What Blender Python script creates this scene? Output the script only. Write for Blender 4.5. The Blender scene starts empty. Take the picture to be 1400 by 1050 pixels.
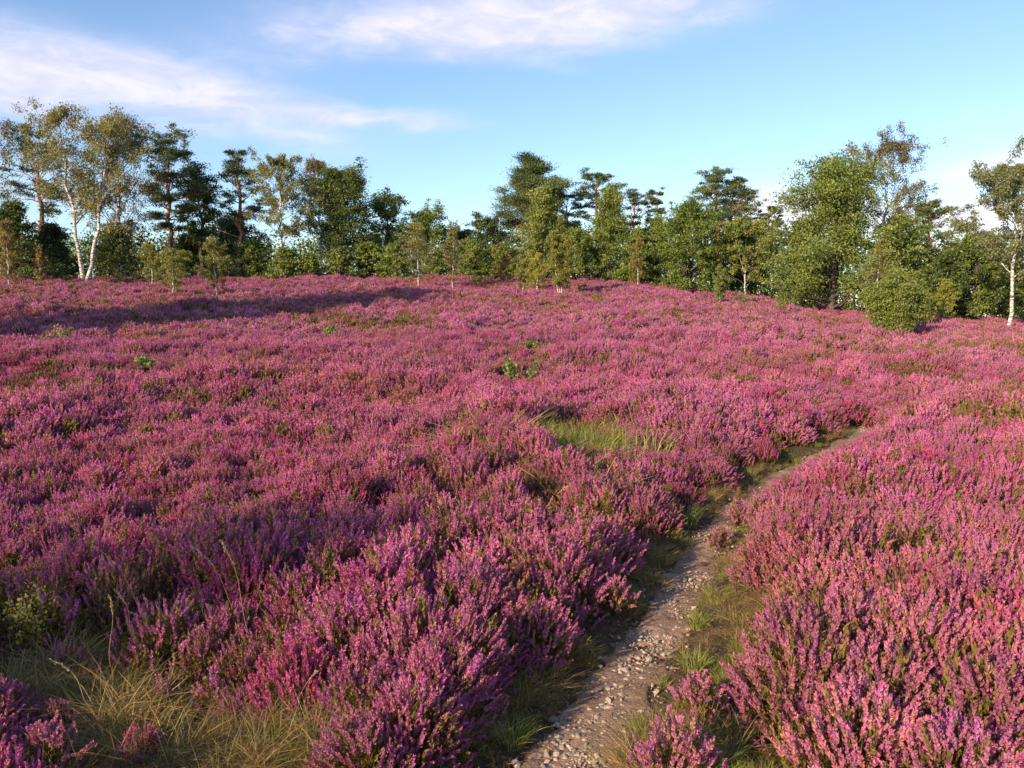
import bpy, math, random
import numpy as np
from mathutils import Vector, Matrix

random.seed(7)
sc = bpy.context.scene
COL = sc.collection
R = math.radians

# ------------------------------------------------------------------ camera
F = 1099.0                      # focal length in photograph pixels (1400 wide)
PITCH = R(5.2)
CAM_Z = 1.65
cam_d = bpy.data.cameras.new('camera')
cam = bpy.data.objects.new('camera', cam_d)
COL.objects.link(cam)
cam_d.sensor_width = 36.0
cam_d.lens = 36.0 * F / 1400.0
cam_d.clip_start = 0.05
cam_d.clip_end = 6000
cam.location = (0, 0, CAM_Z)
cam.rotation_euler = (R(90) - PITCH, 0, 0)
sc.camera = cam

# ------------------------------------------------------------------ sun, sky, exposure
SUN_ELEV = R(20)
SUN_HEAD = R(42)                # heading the light travels towards, clockwise from +Y
sun_d = bpy.data.lights.new('sun', 'SUN')
sun = bpy.data.objects.new('sun', sun_d)
COL.objects.link(sun)
sun_d.energy = 5.0
sun_d.angle = R(0.5)
sun_d.color = (1.0, 0.81, 0.58)
ldir = Vector((math.sin(SUN_HEAD) * math.cos(SUN_ELEV), math.cos(SUN_HEAD) * math.cos(SUN_ELEV), -math.sin(SUN_ELEV)))
sun.rotation_euler = ldir.to_track_quat('-Z', 'Y').to_euler()
sun.location = (-20, -20, 30)

sc.view_settings.view_transform = 'Standard'
sc.view_settings.look = 'None'
sc.view_settings.gamma = 1.0
sc.view_settings.use_curve_mapping = False
sc.view_settings.exposure = 0.60
sc.cycles.max_bounces = 4
sc.cycles.diffuse_bounces = 3
sc.cycles.transmission_bounces = 3
sc.cycles.transparent_max_bounces = 4

world = bpy.data.worlds.new("World")
sc.world = world
world.use_nodes = True


class NT:
    """small helper to write node trees as expressions"""
    def __init__(self, tree):
        self.t = tree
    def n(self, typ, **kw):
        nd = self.t.nodes.new(typ)
        for k, v in kw.items():
            setattr(nd, k, v)
        return nd
    def put(self, sock, v):
        if v is None:
            return
        if isinstance(v, bpy.types.NodeSocket):
            self.t.links.new(v, sock)
        else:
            if isinstance(v, (tuple, list)) and hasattr(sock.default_value, '__len__') and len(sock.default_value) == 4 and len(v) == 3:
                v = tuple(v) + (1.0,)
            sock.default_value = v
    def m(self, op, a, b=None, c=None, clamp=False):
        nd = self.n('ShaderNodeMath', operation=op)
        nd.use_clamp = clamp
        self.put(nd.inputs[0], a); self.put(nd.inputs[1], b); self.put(nd.inputs[2], c)
        return nd.outputs[0]
    def mix(self, fac, a, b, blend='MIX'):
        nd = self.n('ShaderNodeMix', data_type='RGBA', blend_type=blend)
        self.put(nd.inputs[0], fac); self.put(nd.inputs[6], a); self.put(nd.inputs[7], b)
        return nd.outputs[2]
    def noise(self, vec, scale, detail=4, rough=0.55, dist=0.0, out=0):
        nd = self.n('ShaderNodeTexNoise')
        self.put(nd.inputs['Vector'], vec)
        nd.inputs['Scale'].default_value = scale
        nd.inputs['Detail'].default_value = detail
        nd.inputs['Roughness'].default_value = rough
        nd.inputs['Distortion'].default_value = dist
        return nd.outputs[out]
    def ramp(self, fac, stops):
        nd = self.n('ShaderNodeValToRGB')
        self.put(nd.inputs[0], fac)
        cr = nd.color_ramp
        while len(cr.elements) < len(stops):
            cr.elements.new(0.5)
        for e, (p, c) in zip(cr.elements, stops):
            e.position = p
            e.color = tuple(c) + (1.0,) if len(c) == 3 else c
        return nd.outputs[0]
    def rng(self, v, a, b, c=0.0, d=1.0, smooth=True):
        nd = self.n('ShaderNodeMapRange')
        nd.interpolation_type = 'SMOOTHSTEP' if smooth else 'LINEAR'
        self.put(nd.inputs[0], v)
        for i, x in enumerate((a, b, c, d)):
            nd.inputs[1 + i].default_value = x
        return nd.outputs[0]


def pix_dir(px, py):
    """world direction seen at a photograph pixel"""
    X = (px - 700.0) / F; Y = -(py - 525.0) / F
    c, s = math.cos(PITCH), math.sin(PITCH)
    return Vector((X, c + Y * s, Y * c - s)).normalized()


def pix_ae(px, py):
    d = pix_dir(px, py)
    return math.atan2(d.x, d.y), math.asin(d.z)


w = NT(world.node_tree)
for nd in list(world.node_tree.nodes):
    world.node_tree.nodes.remove(nd)
sky = w.n('ShaderNodeTexSky')
sky.sky_type = 'NISHITA'
sky.sun_disc = False
sky.sun_elevation = SUN_ELEV
sky.sun_rotation = SUN_HEAD + math.pi
sky.altitude = 60
sky.air_density = 1.0
sky.dust_density = 0.4
sky.ozone_density = 1.6
tc = w.n('ShaderNodeTexCoord')
sep = w.n('ShaderNodeSeparateXYZ')
w.put(sep.inputs[0], tc.outputs['Generated'])
dx, dy, dz = sep.outputs
az = w.m('ARCTAN2', dx, dy)
el = w.m('ARCSINE', dz)
cmb = w.n('ShaderNodeCombineXYZ')
w.put(cmb.inputs[0], w.m('MULTIPLY', az, 1.0)); w.put(cmb.inputs[1], w.m('MULTIPLY', el, 3.2)); cmb.inputs[2].default_value = 3.7
nz1 = w.noise(cmb.outputs[0], 5.0, 8, 0.52, 0.25)
nz2 = w.noise(cmb.outputs[0], 14.0, 8, 0.6, 0.5)
warp = w.m('MULTIPLY', w.m('SUBTRACT', nz1, 0.5), 0.16)
# soft banks of cloud: centre and half sizes in photograph pixels, tilt, weight, edge softness
BANKS = [
    (110, 104, 320, 50, 0.10, 0.85), (290, 130, 190, 38, 0.22, 0.45), (60, 110, 150, 50, 0.0, 0.45),
    (640, 22, 310, 52, -0.05, 0.72), (880, 4, 360, 50, -0.12, 0.75), (480, 40, 140, 34, -0.15, 0.35),
    (560, 160, 150, 13, 0.05, 0.55), (470, 140, 120, 16, 0.2, 0.2), (330, 188, 150, 14, 0.03, 0.4),
    (770, 100, 110, 18, 0.05, 0.28),
    (1095, 296, 90, 40, 0.06, 1.8), (1000, 312, 130, 22, 0.0, 1.0), (1310, 300, 120, 24, 0.0, 1.3), (1392, 222, 70, 20, -0.1, 0.7),
    (1390, 320, 90, 34, 0.0, 1.2), (720, 330, 300, 14, 0.0, 0.3),
    (-500, 150, 400, 90, 0.1, 0.8), (1900, 60, 380, 80, -0.1, 0.7),
]
total = None
azw = w.m('ADD', az, warp)
elw = w.m('ADD', el, w.m('MULTIPLY', warp, 0.30))
for (bx, by, bw, bh, tilt, wt) in BANKS:
    ca, ce = pix_ae(bx, by)
    ra, re = bw / F, bh / F
    da = w.m('SUBTRACT', azw, ca)
    de = w.m('SUBTRACT', elw, ce)
    ct, st = math.cos(tilt), math.sin(tilt)
    u = w.m('DIVIDE', w.m('SUBTRACT', w.m('MULTIPLY', da, ct), w.m('MULTIPLY', de, st)), ra)
    v = w.m('DIVIDE', w.m('ADD', w.m('MULTIPLY', da, st), w.m('MULTIPLY', de, ct)), re)
    q = w.m('ADD', w.m('MULTIPLY', u, u), w.m('MULTIPLY', v, v))
    k = w.m('MULTIPLY', w.m('EXPONENT', w.m('MULTIPLY', q, -1.1)), wt)
    total = k if total is None else w.m('ADD', total, k)
tex = w.m('ADD', w.m('MULTIPLY', nz1, 1.25), w.m('MULTIPLY', nz2, 0.4))
cl = w.m('MULTIPLY', total, tex)
cloud = w.rng(cl, 0.12, 1.15, 0.0, 0.80)
ccol = w.mix(w.rng(nz2, 0.35, 0.7), (5.2, 5.1, 6.6), (6.9, 6.4, 7.1))
ccol = w.mix(w.rng(el, 0.13, 0.22), (7.4, 7.0, 7.3), ccol)
skyc = w.mix(1.0, sky.outputs[0], (1.14, 1.23, 1.40), 'MULTIPLY')
bg = w.n('ShaderNodeBackground')
w.put(bg.inputs[0], w.mix(cloud, skyc, ccol))
bg.inputs[1].default_value = 0.108
wo = w.n('ShaderNodeOutputWorld')
world.node_tree.links.new(bg.outputs[0], wo.inputs[0])

# ------------------------------------------------------------------ numeric helpers


def vnoise(x, y, seed=0):
    """smooth value noise, -1..1"""
    x = np.asarray(x, float); y = np.asarray(y, float)
    xi = np.floor(x).astype(np.int64); yi = np.floor(y).astype(np.int64)
    fx = x - xi; fy = y - yi
    fx = fx * fx * (3 - 2 * fx); fy = fy * fy * (3 - 2 * fy)
    def h(a, b):
        n = (a * 374761393 + b * 668265263 + seed * 1442695041) & 0xffffffff
        n = ((n ^ (n >> 13)) * 1274126177) & 0xffffffff
        n = n ^ (n >> 16)
        return (n & 0xffff) / 32767.5 - 1.0
    return ((h(xi, yi) * (1 - fx) + h(xi + 1, yi) * fx) * (1 - fy) + (h(xi, yi + 1) * (1 - fx) + h(xi + 1, yi + 1) * fx) * fy)


def fbm(x, y, seed=0, octv=4):
    s = 0; a = 1.0; t = 0
    for i in range(octv):
        s = s + a * vnoise(np.asarray(x) * 2 ** i, np.asarray(y) * 2 ** i, seed + i * 17); t += a; a *= 0.5
    return s / t


def sstep(a, b, x):
    t = np.clip((np.asarray(x, float) - a) / (b - a), 0, 1)
    return t * t * (3 - 2 * t)


# ------------------------------------------------------------------ terrain
SKYLINE = [(-700, 380), (0, 381), (150, 382), (300, 382), (420, 378), (510, 377), (600, 380), (800, 381), (880, 386), (950, 395),
           (1050, 406), (1120, 419), (1200, 427), (1300, 434), (1400, 440), (1700, 446), (2400, 448)]
_az = []; _h = []
for (px, py) in SKYLINE:
    a, e = pix_ae(px, py)
    _az.append(a); _h.append(CAM_Z + 50 * math.tan(e) - 0.30)
_az = np.array(_az); _h = np.array(_h)


def ground_base(x, y):
    x = np.asarray(x, float); y = np.asarray(y, float)
    r = np.hypot(x, y); a = np.arctan2(x, y)
    H = np.interp(a, _az, _h)
    back = sstep(R(60), R(130), np.abs(a))
    H = H * (1 - back) + 0.3 * back
    t = np.clip((r - 4.0) / 46.0, 0, 1)
    prof = t ** 1.6
    prof = np.where(r > 50, 1.0, prof)
    h = H * prof - np.maximum(r - 50, 0) * 0.035
    h = np.maximum(h, -8)
    h = h + 0.10 * fbm(x / 5.0, y / 5.0, 3, 2) * sstep(3, 9, r) + 0.05 * fbm(x / 1.1, y / 1.1, 9, 2) + 0.10 * fbm(x / 14., y / 14., 30, 2) * sstep(8, 20, r)
    return h


def flat_pt(px, py, z=0.0):
    """first guess of the ground point at a photograph pixel"""
    d = pix_dir(px, py)
    t = 2.0
    p = Vector((0, 0, CAM_Z))
    lo, hi = 0.5, None
    while t < 90:
        q = p + d * t
        if q.z < float(ground_base(q.x, q.y)) + z:
            hi = t; break
        lo = t; t *= 1.02
    if hi is None:
        q = p + d * 48; return q.x, q.y
    for _ in range(24):
        mid = (lo + hi) / 2; q = p + d * mid
        if q.z < float(ground_base(q.x, q.y)) + z: hi = mid
        else: lo = mid
    q = p + d * hi
    return q.x, q.y


# path centre line and half width (left and right edges read off the photograph)
PATH_PX = [(560, 1300, 1000), (690, 1050, 880), (735, 1000, 880), (770, 950, 890), (815, 900, 912), (850, 860, 935), (880, 820, 955), (905, 780, 975),
           (930, 745, 998), (965, 710, 1012), (1003, 680, 1045), (1045, 648, 1088), (1095, 622, 1140), (1135, 602, 1172), (1172, 580, 1203)]
pl = []
for (x0, yy, x1) in PATH_PX:
    a = flat_pt(x0, yy); b = flat_pt(x1, yy)
    pl.append(((a[0] + b[0]) / 2, (a[1] + b[1]) / 2, max(0.15, math.hypot(a[0] - b[0], a[1] - b[1]) / 2 * (1.0 if yy > 660 else 0.8))))
# beyond the bend the path swings left behind the heather
lx, ly, lw = pl[-1]
pl += [(lx + 0.5, ly + 1.3, 0.2), (lx + 0.5, ly + 3.0, 0.2), (lx - 0.3, ly + 5.5, 0.2), (lx - 2.0, ly + 9.0, 0.2)]
pl = np.array(pl)


def catmull(P, n):
    out = []
    for i in range(len(P) - 1):
        p0 = P[max(i - 1, 0)]; p1 = P[i]; p2 = P[i + 1]; p3 = P[min(i + 2, len(P) - 1)]
        for k in range(n):
            t = k / n
            out.append(0.5 * ((2 * p1) + (-p0 + p2) * t + (2 * p0 - 5 * p1 + 4 * p2 - p3) * t * t + (-p0 + 3 * p1 - 3 * p2 + p3) * t ** 3))
    out.append(P[-1])
    return np.array(out)


PL = catmull(pl, 24)


def path_dist(x, y):
    """signed distance to the path centre line (positive = right of it), local half width"""
    x = np.atleast_1d(np.asarray(x, float)); y = np.atleast_1d(np.asarray(y, float))
    best = np.full(x.shape, 1e9); sg = np.zeros(x.shape); hw = np.zeros(x.shape)
    T = np.gradient(PL[:, :2], axis=0)
    for s in range(0, len(x), 20000):
        sl = slice(s, s + 20000)
        D = (x[sl, None] - PL[None, :, 0]) ** 2 + (y[sl, None] - PL[None, :, 1]) ** 2
        k = D.argmin(1)
        d = np.sqrt(D[np.arange(len(k)), k])
        cr = T[k, 1] * (x[sl] - PL[k, 0]) - T[k, 0] * (y[sl] - PL[k, 1])
        best[sl] = d; sg[sl] = np.sign(cr); hw[sl] = PL[k, 2]
    return best * sg, hw


def ground(x, y):
    x = np.atleast_1d(np.asarray(x, float)); y = np.atleast_1d(np.asarray(y, float))
    h = ground_base(x, y)
    rr = np.hypot(x, y)
    hm = 0.17 * fbm(x / 2.3, y / 2.3, 203, 2) * sstep(3.5, 7, rr) * (1 - 0.5 * sstep(25, 45, rr)) * (1 - sstep(55, 70, rr))
    near = rr < 30
    if near.any():
        d, hw = path_dist(x[near], y[near])
        h = h.copy()
        hm[near] *= sstep(0.3, 1.6, np.abs(d))
        h[near] -= 0.07 * (1 - sstep(0.6, 2.0, np.abs(d) / hw))
    return h + hm


def gz(x, y):
    return float(ground(x, y)[0])


def project(x, y, z):
    """photograph pixel of world points (used to outline patches on the ground)"""
    c, s = math.cos(PITCH), math.sin(PITCH)
    zz = z - CAM_Z
    fw = y * c - zz * s
    up = y * s + zz * c
    fw = np.where(fw < 0.05, 0.05, fw)
    return 700 + F * x / fw, 525 - F * up / fw


# ------------------------------------------------------------------ mesh helpers


def mesh_np(name, V, Q=None, T=None, mats=(), midx=None, col=None, smooth=False):
    me = bpy.data.meshes.new(name)
    nq = 0 if Q is None else len(Q); nt = 0 if T is None else len(T)
    V = np.asarray(V, np.float32)
    me.vertices.add(len(V)); me.vertices.foreach_set('co', V.ravel())
    loops = []
    if nq: loops.append(np.asarray(Q, np.int32).ravel())
    if nt: loops.append(np.asarray(T, np.int32).ravel())
    L = np.concatenate(loops)
    me.loops.add(len(L)); me.loops.foreach_set('vertex_index', L)
    me.polygons.add(nq + nt)
    starts = np.concatenate([np.arange(nq) * 4, nq * 4 + np.arange(nt) * 3]).astype(np.int32)
    me.polygons.foreach_set('loop_start', starts)
    for m in mats: me.materials.append(m)
    if midx is not None: me.polygons.foreach_set('material_index', np.asarray(midx, np.int32))
    if smooth: me.polygons.foreach_set('use_smooth', np.ones(nq + nt, bool))
    if col is not None:
        at = me.attributes.new('col', 'FLOAT_COLOR', 'FACE')
        c4 = np.ones((nq + nt, 4), np.float32); c4[:, :3] = col
        at.data.foreach_set('color', c4.ravel())
    me.update(calc_edges=True)
    return me


def link(name, me, parent=None, loc=None):
    o = bpy.data.objects.new(name, me)
    COL.objects.link(o)
    if parent is not None: o.parent = parent
    if loc is not None: o.location = loc
    return o


def tag(o, label=None, cat=None, group=None, kind=None):
    if label: o['label'] = label
    if cat: o['category'] = cat
    if group: o['group'] = group
    if kind: o['kind'] = kind
    return o


class Geo:
    """collects quads with a colour and a material index"""
    def __init__(self):
        self.V = []; self.Q = []; self.C = []; self.M = []; self.n = 0
    def add(self, V, Q, C, m=0):
        V = np.asarray(V, float).reshape(-1, 3); Q = np.asarray(Q, np.int64).reshape(-1, 4)
        self.V.append(V); self.Q.append(Q + self.n); self.n += len(V)
        C = np.asarray(C, float)
        if C.ndim == 1: C = np.repeat(C[None], len(Q), 0)
        self.C.append(C); self.M.append(np.full(len(Q), m))
    def leaves(self, c, a, b, col, m=0, fold=0.0, nrm=None):
        """rhombic leaves: centre c, half axes a (long) and b (wide)"""
        n = len(c)
        V = np.empty((n, 4, 3))
        V[:, 0] = c - a; V[:, 1] = c + b - a * 0.15; V[:, 2] = c + a; V[:, 3] = c - b - a * 0.15
        Q = np.arange(n * 4).reshape(n, 4)
        self.add(V, Q, col, m)
    def tube(self, P, rad, seg, col, m=0):
        P = np.asarray(P, float); k = len(P)
        T = np.gradient(P, axis=0); T /= np.linalg.norm(T, axis=1, keepdims=True) + 1e-9
        ref = np.where(np.abs(T[:, 2:3]) > 0.9, np.array([[1., 0, 0]]), np.array([[0, 0, 1.]]))
        A = np.cross(T, ref); A /= np.linalg.norm(A, axis=1, keepdims=True) + 1e-9
        B = np.cross(T, A)
        th = np.arange(seg) / seg * 2 * math.pi
        rad = np.asarray(rad, float)
        V = P[:, None] + rad[:, None, None] * (A[:, None] * np.cos(th)[None, :, None] + B[:, None] * np.sin(th)[None, :, None])
        i = np.arange(k - 1)[:, None] * seg; j = np.arange(seg)[None]; j2 = (j + 1) % seg
        Q = np.stack([i + j, i + j2, i + seg + j2, i + seg + j], -1).reshape(-1, 4)
        self.add(V, Q, col, m)
    def mesh(self, name, mats, smooth=False):
        return mesh_np(name, np.concatenate(self.V), np.concatenate(self.Q), None, mats, np.concatenate(self.M), np.concatenate(self.C), smooth)


def unit(v):
    return v / (np.linalg.norm(v, axis=-1, keepdims=True) + 1e-9)


# ------------------------------------------------------------------ materials


def new_mat(name):
    m = bpy.data.materials.new(name)
    m.use_nodes = True
    t = m.node_tree
    for nd in list(t.nodes): t.nodes.remove(nd)
    return m, NT(t)


def foliage_mat(name, tint=(1, 1, 1), instanced=False, trans=0.35, rough=0.6, spec=0.25):
    m, t = new_mat(name)
    at = t.n('ShaderNodeAttribute'); at.attribute_name = 'col'
    c = at.outputs['Color']
    if instanced:
        ti = t.n('ShaderNodeAttribute'); ti.attribute_type = 'INSTANCER'; ti.attribute_name = 'tint'
        c = t.mix(1.0, c, ti.outputs['Color'], 'MULTIPLY')
    c = t.mix(1.0, c, tint, 'MULTIPLY')
    p = t.n('ShaderNodeBsdfPrincipled')
    t.put(p.inputs['Base Color'], c)
    p.inputs['Roughness'].default_value = rough
    p.inputs['Specular IOR Level'].default_value = spec
    tr = t.n('ShaderNodeBsdfTranslucent')
    t.put(tr.inputs[0], c)
    ms = t.n('ShaderNodeMixShader'); ms.inputs[0].default_value = trans
    o = t.n('ShaderNodeOutputMaterial')
    t.t.links.new(p.outputs[0], ms.inputs[1]); t.t.links.new(tr.outputs[0], ms.inputs[2]); t.t.links.new(ms.outputs[0], o.inputs[0])
    return m


def rough_mat(name, colfn, rough=0.9, bump=0.0, bscale=40.0, dist=0.02):
    m, t = new_mat(name)
    geo = t.n('ShaderNodeNewGeometry')
    tcn = t.n('ShaderNodeTexCoord')
    c = colfn(t, tcn.outputs['Object'])
    p = t.n('ShaderNodeBsdfPrincipled')
    t.put(p.inputs['Base Color'], c)
    p.inputs['Roughness'].default_value = rough
    p.inputs['Specular IOR Level'].default_value = 0.2
    if bump:
        b = t.n('ShaderNodeBump'); b.inputs['Strength'].default_value = bump; b.inputs['Distance'].default_value = dist
        t.put(b.inputs['Height'], t.noise(tcn.outputs['Object'], bscale, 6, 0.65))
        t.put(p.inputs['Normal'], b.outputs[0])
    o = t.n('ShaderNodeOutputMaterial')
    t.t.links.new(p.outputs[0], o.inputs[0])
    return m


def c_soil(t, v):
    a = t.ramp(t.noise(v, 3.0, 5, 0.6), [(0.3, (0.07, 0.048, 0.026)), (0.5, (0.13, 0.085, 0.048)), (0.62, (0.10, 0.10, 0.035)), (0.75, (0.19, 0.125, 0.075))])
    b = t.ramp(t.noise(v, 60.0, 3, 0.7), [(0.3, (0.55, 0.5, 0.45)), (0.7, (1.3, 1.2, 1.1))])
    return t.mix(1.0, a, b, 'MULTIPLY')


def c_path(t, v):
    a = t.ramp(t.noise(v, 2.2, 5, 0.6), [(0.3, (0.165, 0.105, 0.072)), (0.5, (0.33, 0.235, 0.17)), (0.7, (0.48, 0.37, 0.285))])
    b = t.ramp(t.noise(v, 45.0, 5, 0.75), [(0.25, (0.45, 0.42, 0.40)), (0.5, (0.95, 0.93, 0.92)), (0.75, (1.4, 1.4, 1.4))])
    c = t.mix(1.0, t.mix(1.0, a, (1.16, 1.02, 0.90), 'MULTIPLY'), b, 'MULTIPLY')
    vor = t.n('ShaderNodeTexVoronoi'); t.put(vor.inputs['Vector'], v); vor.inputs['Scale'].default_value = 85.0
    k = t.rng(vor.outputs['Distance'], 0.15, 0.4, 1.0, 0.0)
    return t.mix(t.m('MULTIPLY', k, 0.3), c, (0.46, 0.41, 0.36))


def c_stone(t, v):
    oi = t.n('ShaderNodeObjectInfo')
    a = t.ramp(t.noise(v, 30.0, 4, 0.6), [(0.3, (0.34, 0.26, 0.20)), (0.7, (0.60, 0.50, 0.42))])
    b = t.ramp(oi.outputs['Random'], [(0.0, (0.55, 0.50, 0.48)), (0.5, (0.9, 0.86, 0.84)), (0.8, (1.1, 1.0, 0.88)), (1.0, (1.35, 1.33, 1.3))])
    return t.mix(1.0, a, b, 'MULTIPLY')


def c_birch(t, v):
    mp = t.n('ShaderNodeMapping'); t.put(mp.inputs[0], v); mp.inputs['Scale'].default_value = (2.5, 2.5, 9.0)
    return t.ramp(t.noise(mp.outputs[0], 2.2, 4, 0.7), [(0.41, (0.05, 0.038, 0.03)), (0.47, (0.36, 0.31, 0.27)), (0.55, (0.66, 0.60, 0.53)), (0.8, (0.74, 0.69, 0.62))])


def c_pine(t, v):
    sp = t.n('ShaderNodeSeparateXYZ'); t.put(sp.inputs[0], v)
    lo = t.ramp(t.noise(v, 8.0, 4, 0.6), [(0.35, (0.05, 0.035, 0.028)), (0.65, (0.15, 0.10, 0.075))])
    hi = t.ramp(t.noise(v, 8.0, 4, 0.6), [(0.35, (0.22, 0.09, 0.045)), (0.65, (0.42, 0.19, 0.10))])
    return t.mix(t.rng(sp.outputs[2], 2.0, 4.5), lo, hi)


def c_bark(t, v):
    return t.ramp(t.noise(v, 9.0, 4, 0.6), [(0.35, (0.045, 0.036, 0.028)), (0.65, (0.15, 0.115, 0.09))])


M_SOIL = rough_mat('heath_soil', c_soil, 0.95, 0.7, 50, 0.03)
M_PATH = rough_mat('gravel_path', c_path, 0.95, 0.9, 90, 0.012)
M_STONE = rough_mat('pale_stone', c_stone, 0.85, 0.5, 60, 0.004)
M_BIRCH = rough_mat('birch_bark', c_birch, 0.8, 0.3, 20, 0.01)
M_PINE = rough_mat('pine_bark', c_pine, 0.9, 0.5, 20, 0.02)
M_BARK = rough_mat('rough_bark', c_bark, 0.9, 0.5, 20, 0.02)
M_FLOWER_I = foliage_mat('heather_flower_field', instanced=True, trans=0.30, rough=0.7, spec=0.1)
M_FLOWER = foliage_mat('heather_flower', tint=(0.56, 0.18, 0.34), trans=0.30, rough=0.7, spec=0.1)
M_GREEN = foliage_mat('heather_green', trans=0.25, rough=0.7, spec=0.1)
M_GRASS_I = foliage_mat('grass_blade_field', instanced=True, trans=0.40, rough=0.55)
M_GRASS = foliage_mat('grass_blade', trans=0.40, rough=0.55)
M_LEAF = foliage_mat('tree_leaf', tint=(2.05, 1.90, 1.50), trans=0.33, rough=0.5, spec=0.35)
M_NEEDLE = foliage_mat('pine_needle', tint=(1.85, 1.75, 1.50), trans=0.15, rough=0.55, spec=0.3)

# ------------------------------------------------------------------ ground and path


def build_ground():
    rs = np.concatenate([np.linspace(0.0, 1.5, 4), np.geomspace(1.6, 16, 210), np.geomspace(16.3, 60, 130), np.geomspace(64, 1500, 30)])
    front = np.linspace(-R(50), R(50), 420)
    rest = np.linspace(R(50), R(310), 90)[1:-1]
    A = np.concatenate([front, rest])
    RR, AA = np.meshgrid(rs, A, indexing='ij')
    X = RR * np.sin(AA); Y = RR * np.cos(AA)
    Z = ground(X.ravel(), Y.ravel()).reshape(X.shape)
    Z[rs > 60] = Z[rs > 60]
    V = np.stack([X, Y, Z], -1).reshape(-1, 3)
    n, k = len(rs), len(A)
    i = np.arange(n - 1)[:, None] * k; j = np.arange(k)[None]; j2 = (j + 1) % k
    Q = np.stack([i + j, i + k + j, i + k + j2, i + j2], -1).reshape(-1, 4)
    Q = Q[:, ::-1]
    me = mesh_np('ground', V, Q, None, [M_SOIL], smooth=True)
    o = link('ground', me); o['kind'] = 'structure'
    return o


build_ground()


def build_path():
    S = catmull(pl, 60)
    T = np.gradient(S[:, :2], axis=0); T /= np.linalg.norm(T, axis=1, keepdims=True)
    N = np.stack([T[:, 1], -T[:, 0]], 1)
    vs = np.linspace(-1.12, 1.12, 34)
    ed = 1 + 0.16 * vnoise(np.arange(len(S)) / 14.0, np.zeros(len(S)), 5)
    er = 1 + 0.16 * vnoise(np.arange(len(S)) / 11.0, np.zeros(len(S)), 6)
    W = S[:, 2][:, None] * vs[None] * np.where(vs[None] < 0, ed[:, None], er[:, None])
    X = S[:, 0][:, None] + N[:, 0][:, None] * W; Y = S[:, 1][:, None] + N[:, 1][:, None] * W
    Z = ground(X.ravel(), Y.ravel()).reshape(X.shape)
    edge = sstep(0.8, 1.12, np.abs(vs))[None]
    Z = Z + 0.012 + 0.014 * fbm(X * 9, Y * 9, 21, 4) + 0.018 * fbm(X * 2.6, Y * 2.6, 22, 2) * (1 - edge) - 0.05 * edge
    V = np.stack([X, Y, Z], -1).reshape(-1, 3)
    n, k = X.shape
    i = np.arange(n - 1)[:, None] * k; j = np.arange(k - 1)[None]
    Q = np.stack([i + j, i + j + 1, i + k + j + 1, i + k + j], -1).reshape(-1, 4)
    o = link('path', mesh_np('path', V, Q, None, [M_PATH], smooth=True)); o['kind'] = 'structure'


build_path()

# ------------------------------------------------------------------ scattering (ground cover only)


def scatter(name, sources, P, ROT, SCL, IDX, TINT, label, cat):
    """one object whose points carry copies of the source meshes; for heather, grass and gravel that nobody could count"""
    coll = bpy.data.collections.new(name + '_sources')
    for i, me in enumerate(sources):
        o = bpy.data.objects.new('%s_plant_%02d' % (name, i), me)
        coll.objects.link(o)
    me = bpy.data.meshes.new(name)
    me.vertices.add(len(P)); me.vertices.foreach_set('co', np.asarray(P, np.float32).ravel())
    for an, ty, key, arr in (('rot', 'FLOAT_VECTOR', 'vector', ROT), ('scl', 'FLOAT_VECTOR', 'vector', SCL), ('tint', 'FLOAT_COLOR', 'color', TINT)):
        if key == 'color':
            a4 = np.ones((len(P), 4), np.float32); a4[:, :3] = arr; arr = a4
        at = me.attributes.new(an, ty, 'POINT'); at.data.foreach_set(key, np.asarray(arr, np.float32).ravel())
    at = me.attributes.new('idx', 'INT', 'POINT'); at.data.foreach_set('value', np.asarray(IDX, np.int32))
    me.update()
    o = link(name, me)
    ng = bpy.data.node_groups.new(name + '_scatter', 'GeometryNodeTree')
    ng.interface.new_socket('Geometry', in_out='INPUT', socket_type='NodeSocketGeometry')
    ng.interface.new_socket('Geometry', in_out='OUTPUT', socket_type='NodeSocketGeometry')
    gi = ng.nodes.new('NodeGroupInput'); go = ng.nodes.new('NodeGroupOutput')
    ip = ng.nodes.new('GeometryNodeInstanceOnPoints')
    ci = ng.nodes.new('GeometryNodeCollectionInfo')
    ci.inputs['Collection'].default_value = coll
    ci.inputs['Separate Children'].default_value = True
    ci.inputs['Reset Children'].default_value = True
    def attr(nm, dt):
        nd = ng.nodes.new('GeometryNodeInputNamedAttribute'); nd.data_type = dt; nd.inputs['Name'].default_value = nm
        return nd.outputs['Attribute']
    L = ng.links
    L.new(gi.outputs[0], ip.inputs['Points']); L.new(ci.outputs[0], ip.inputs['Instance'])
    ip.inputs['Pick Instance'].default_value = True
    L.new(attr('idx', 'INT'), ip.inputs['Instance Index'])
    L.new(attr('rot', 'FLOAT_VECTOR'), ip.inputs['Rotation'])
    L.new(attr('scl', 'FLOAT_VECTOR'), ip.inputs['Scale'])
    L.new(ip.outputs[0], go.inputs[0])
    md = o.modifiers.new('scatter', 'NODES'); md.node_group = ng
    tag(o, label, cat, kind='stuff')
    return o


# ------------------------------------------------------------------ heather plants


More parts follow.
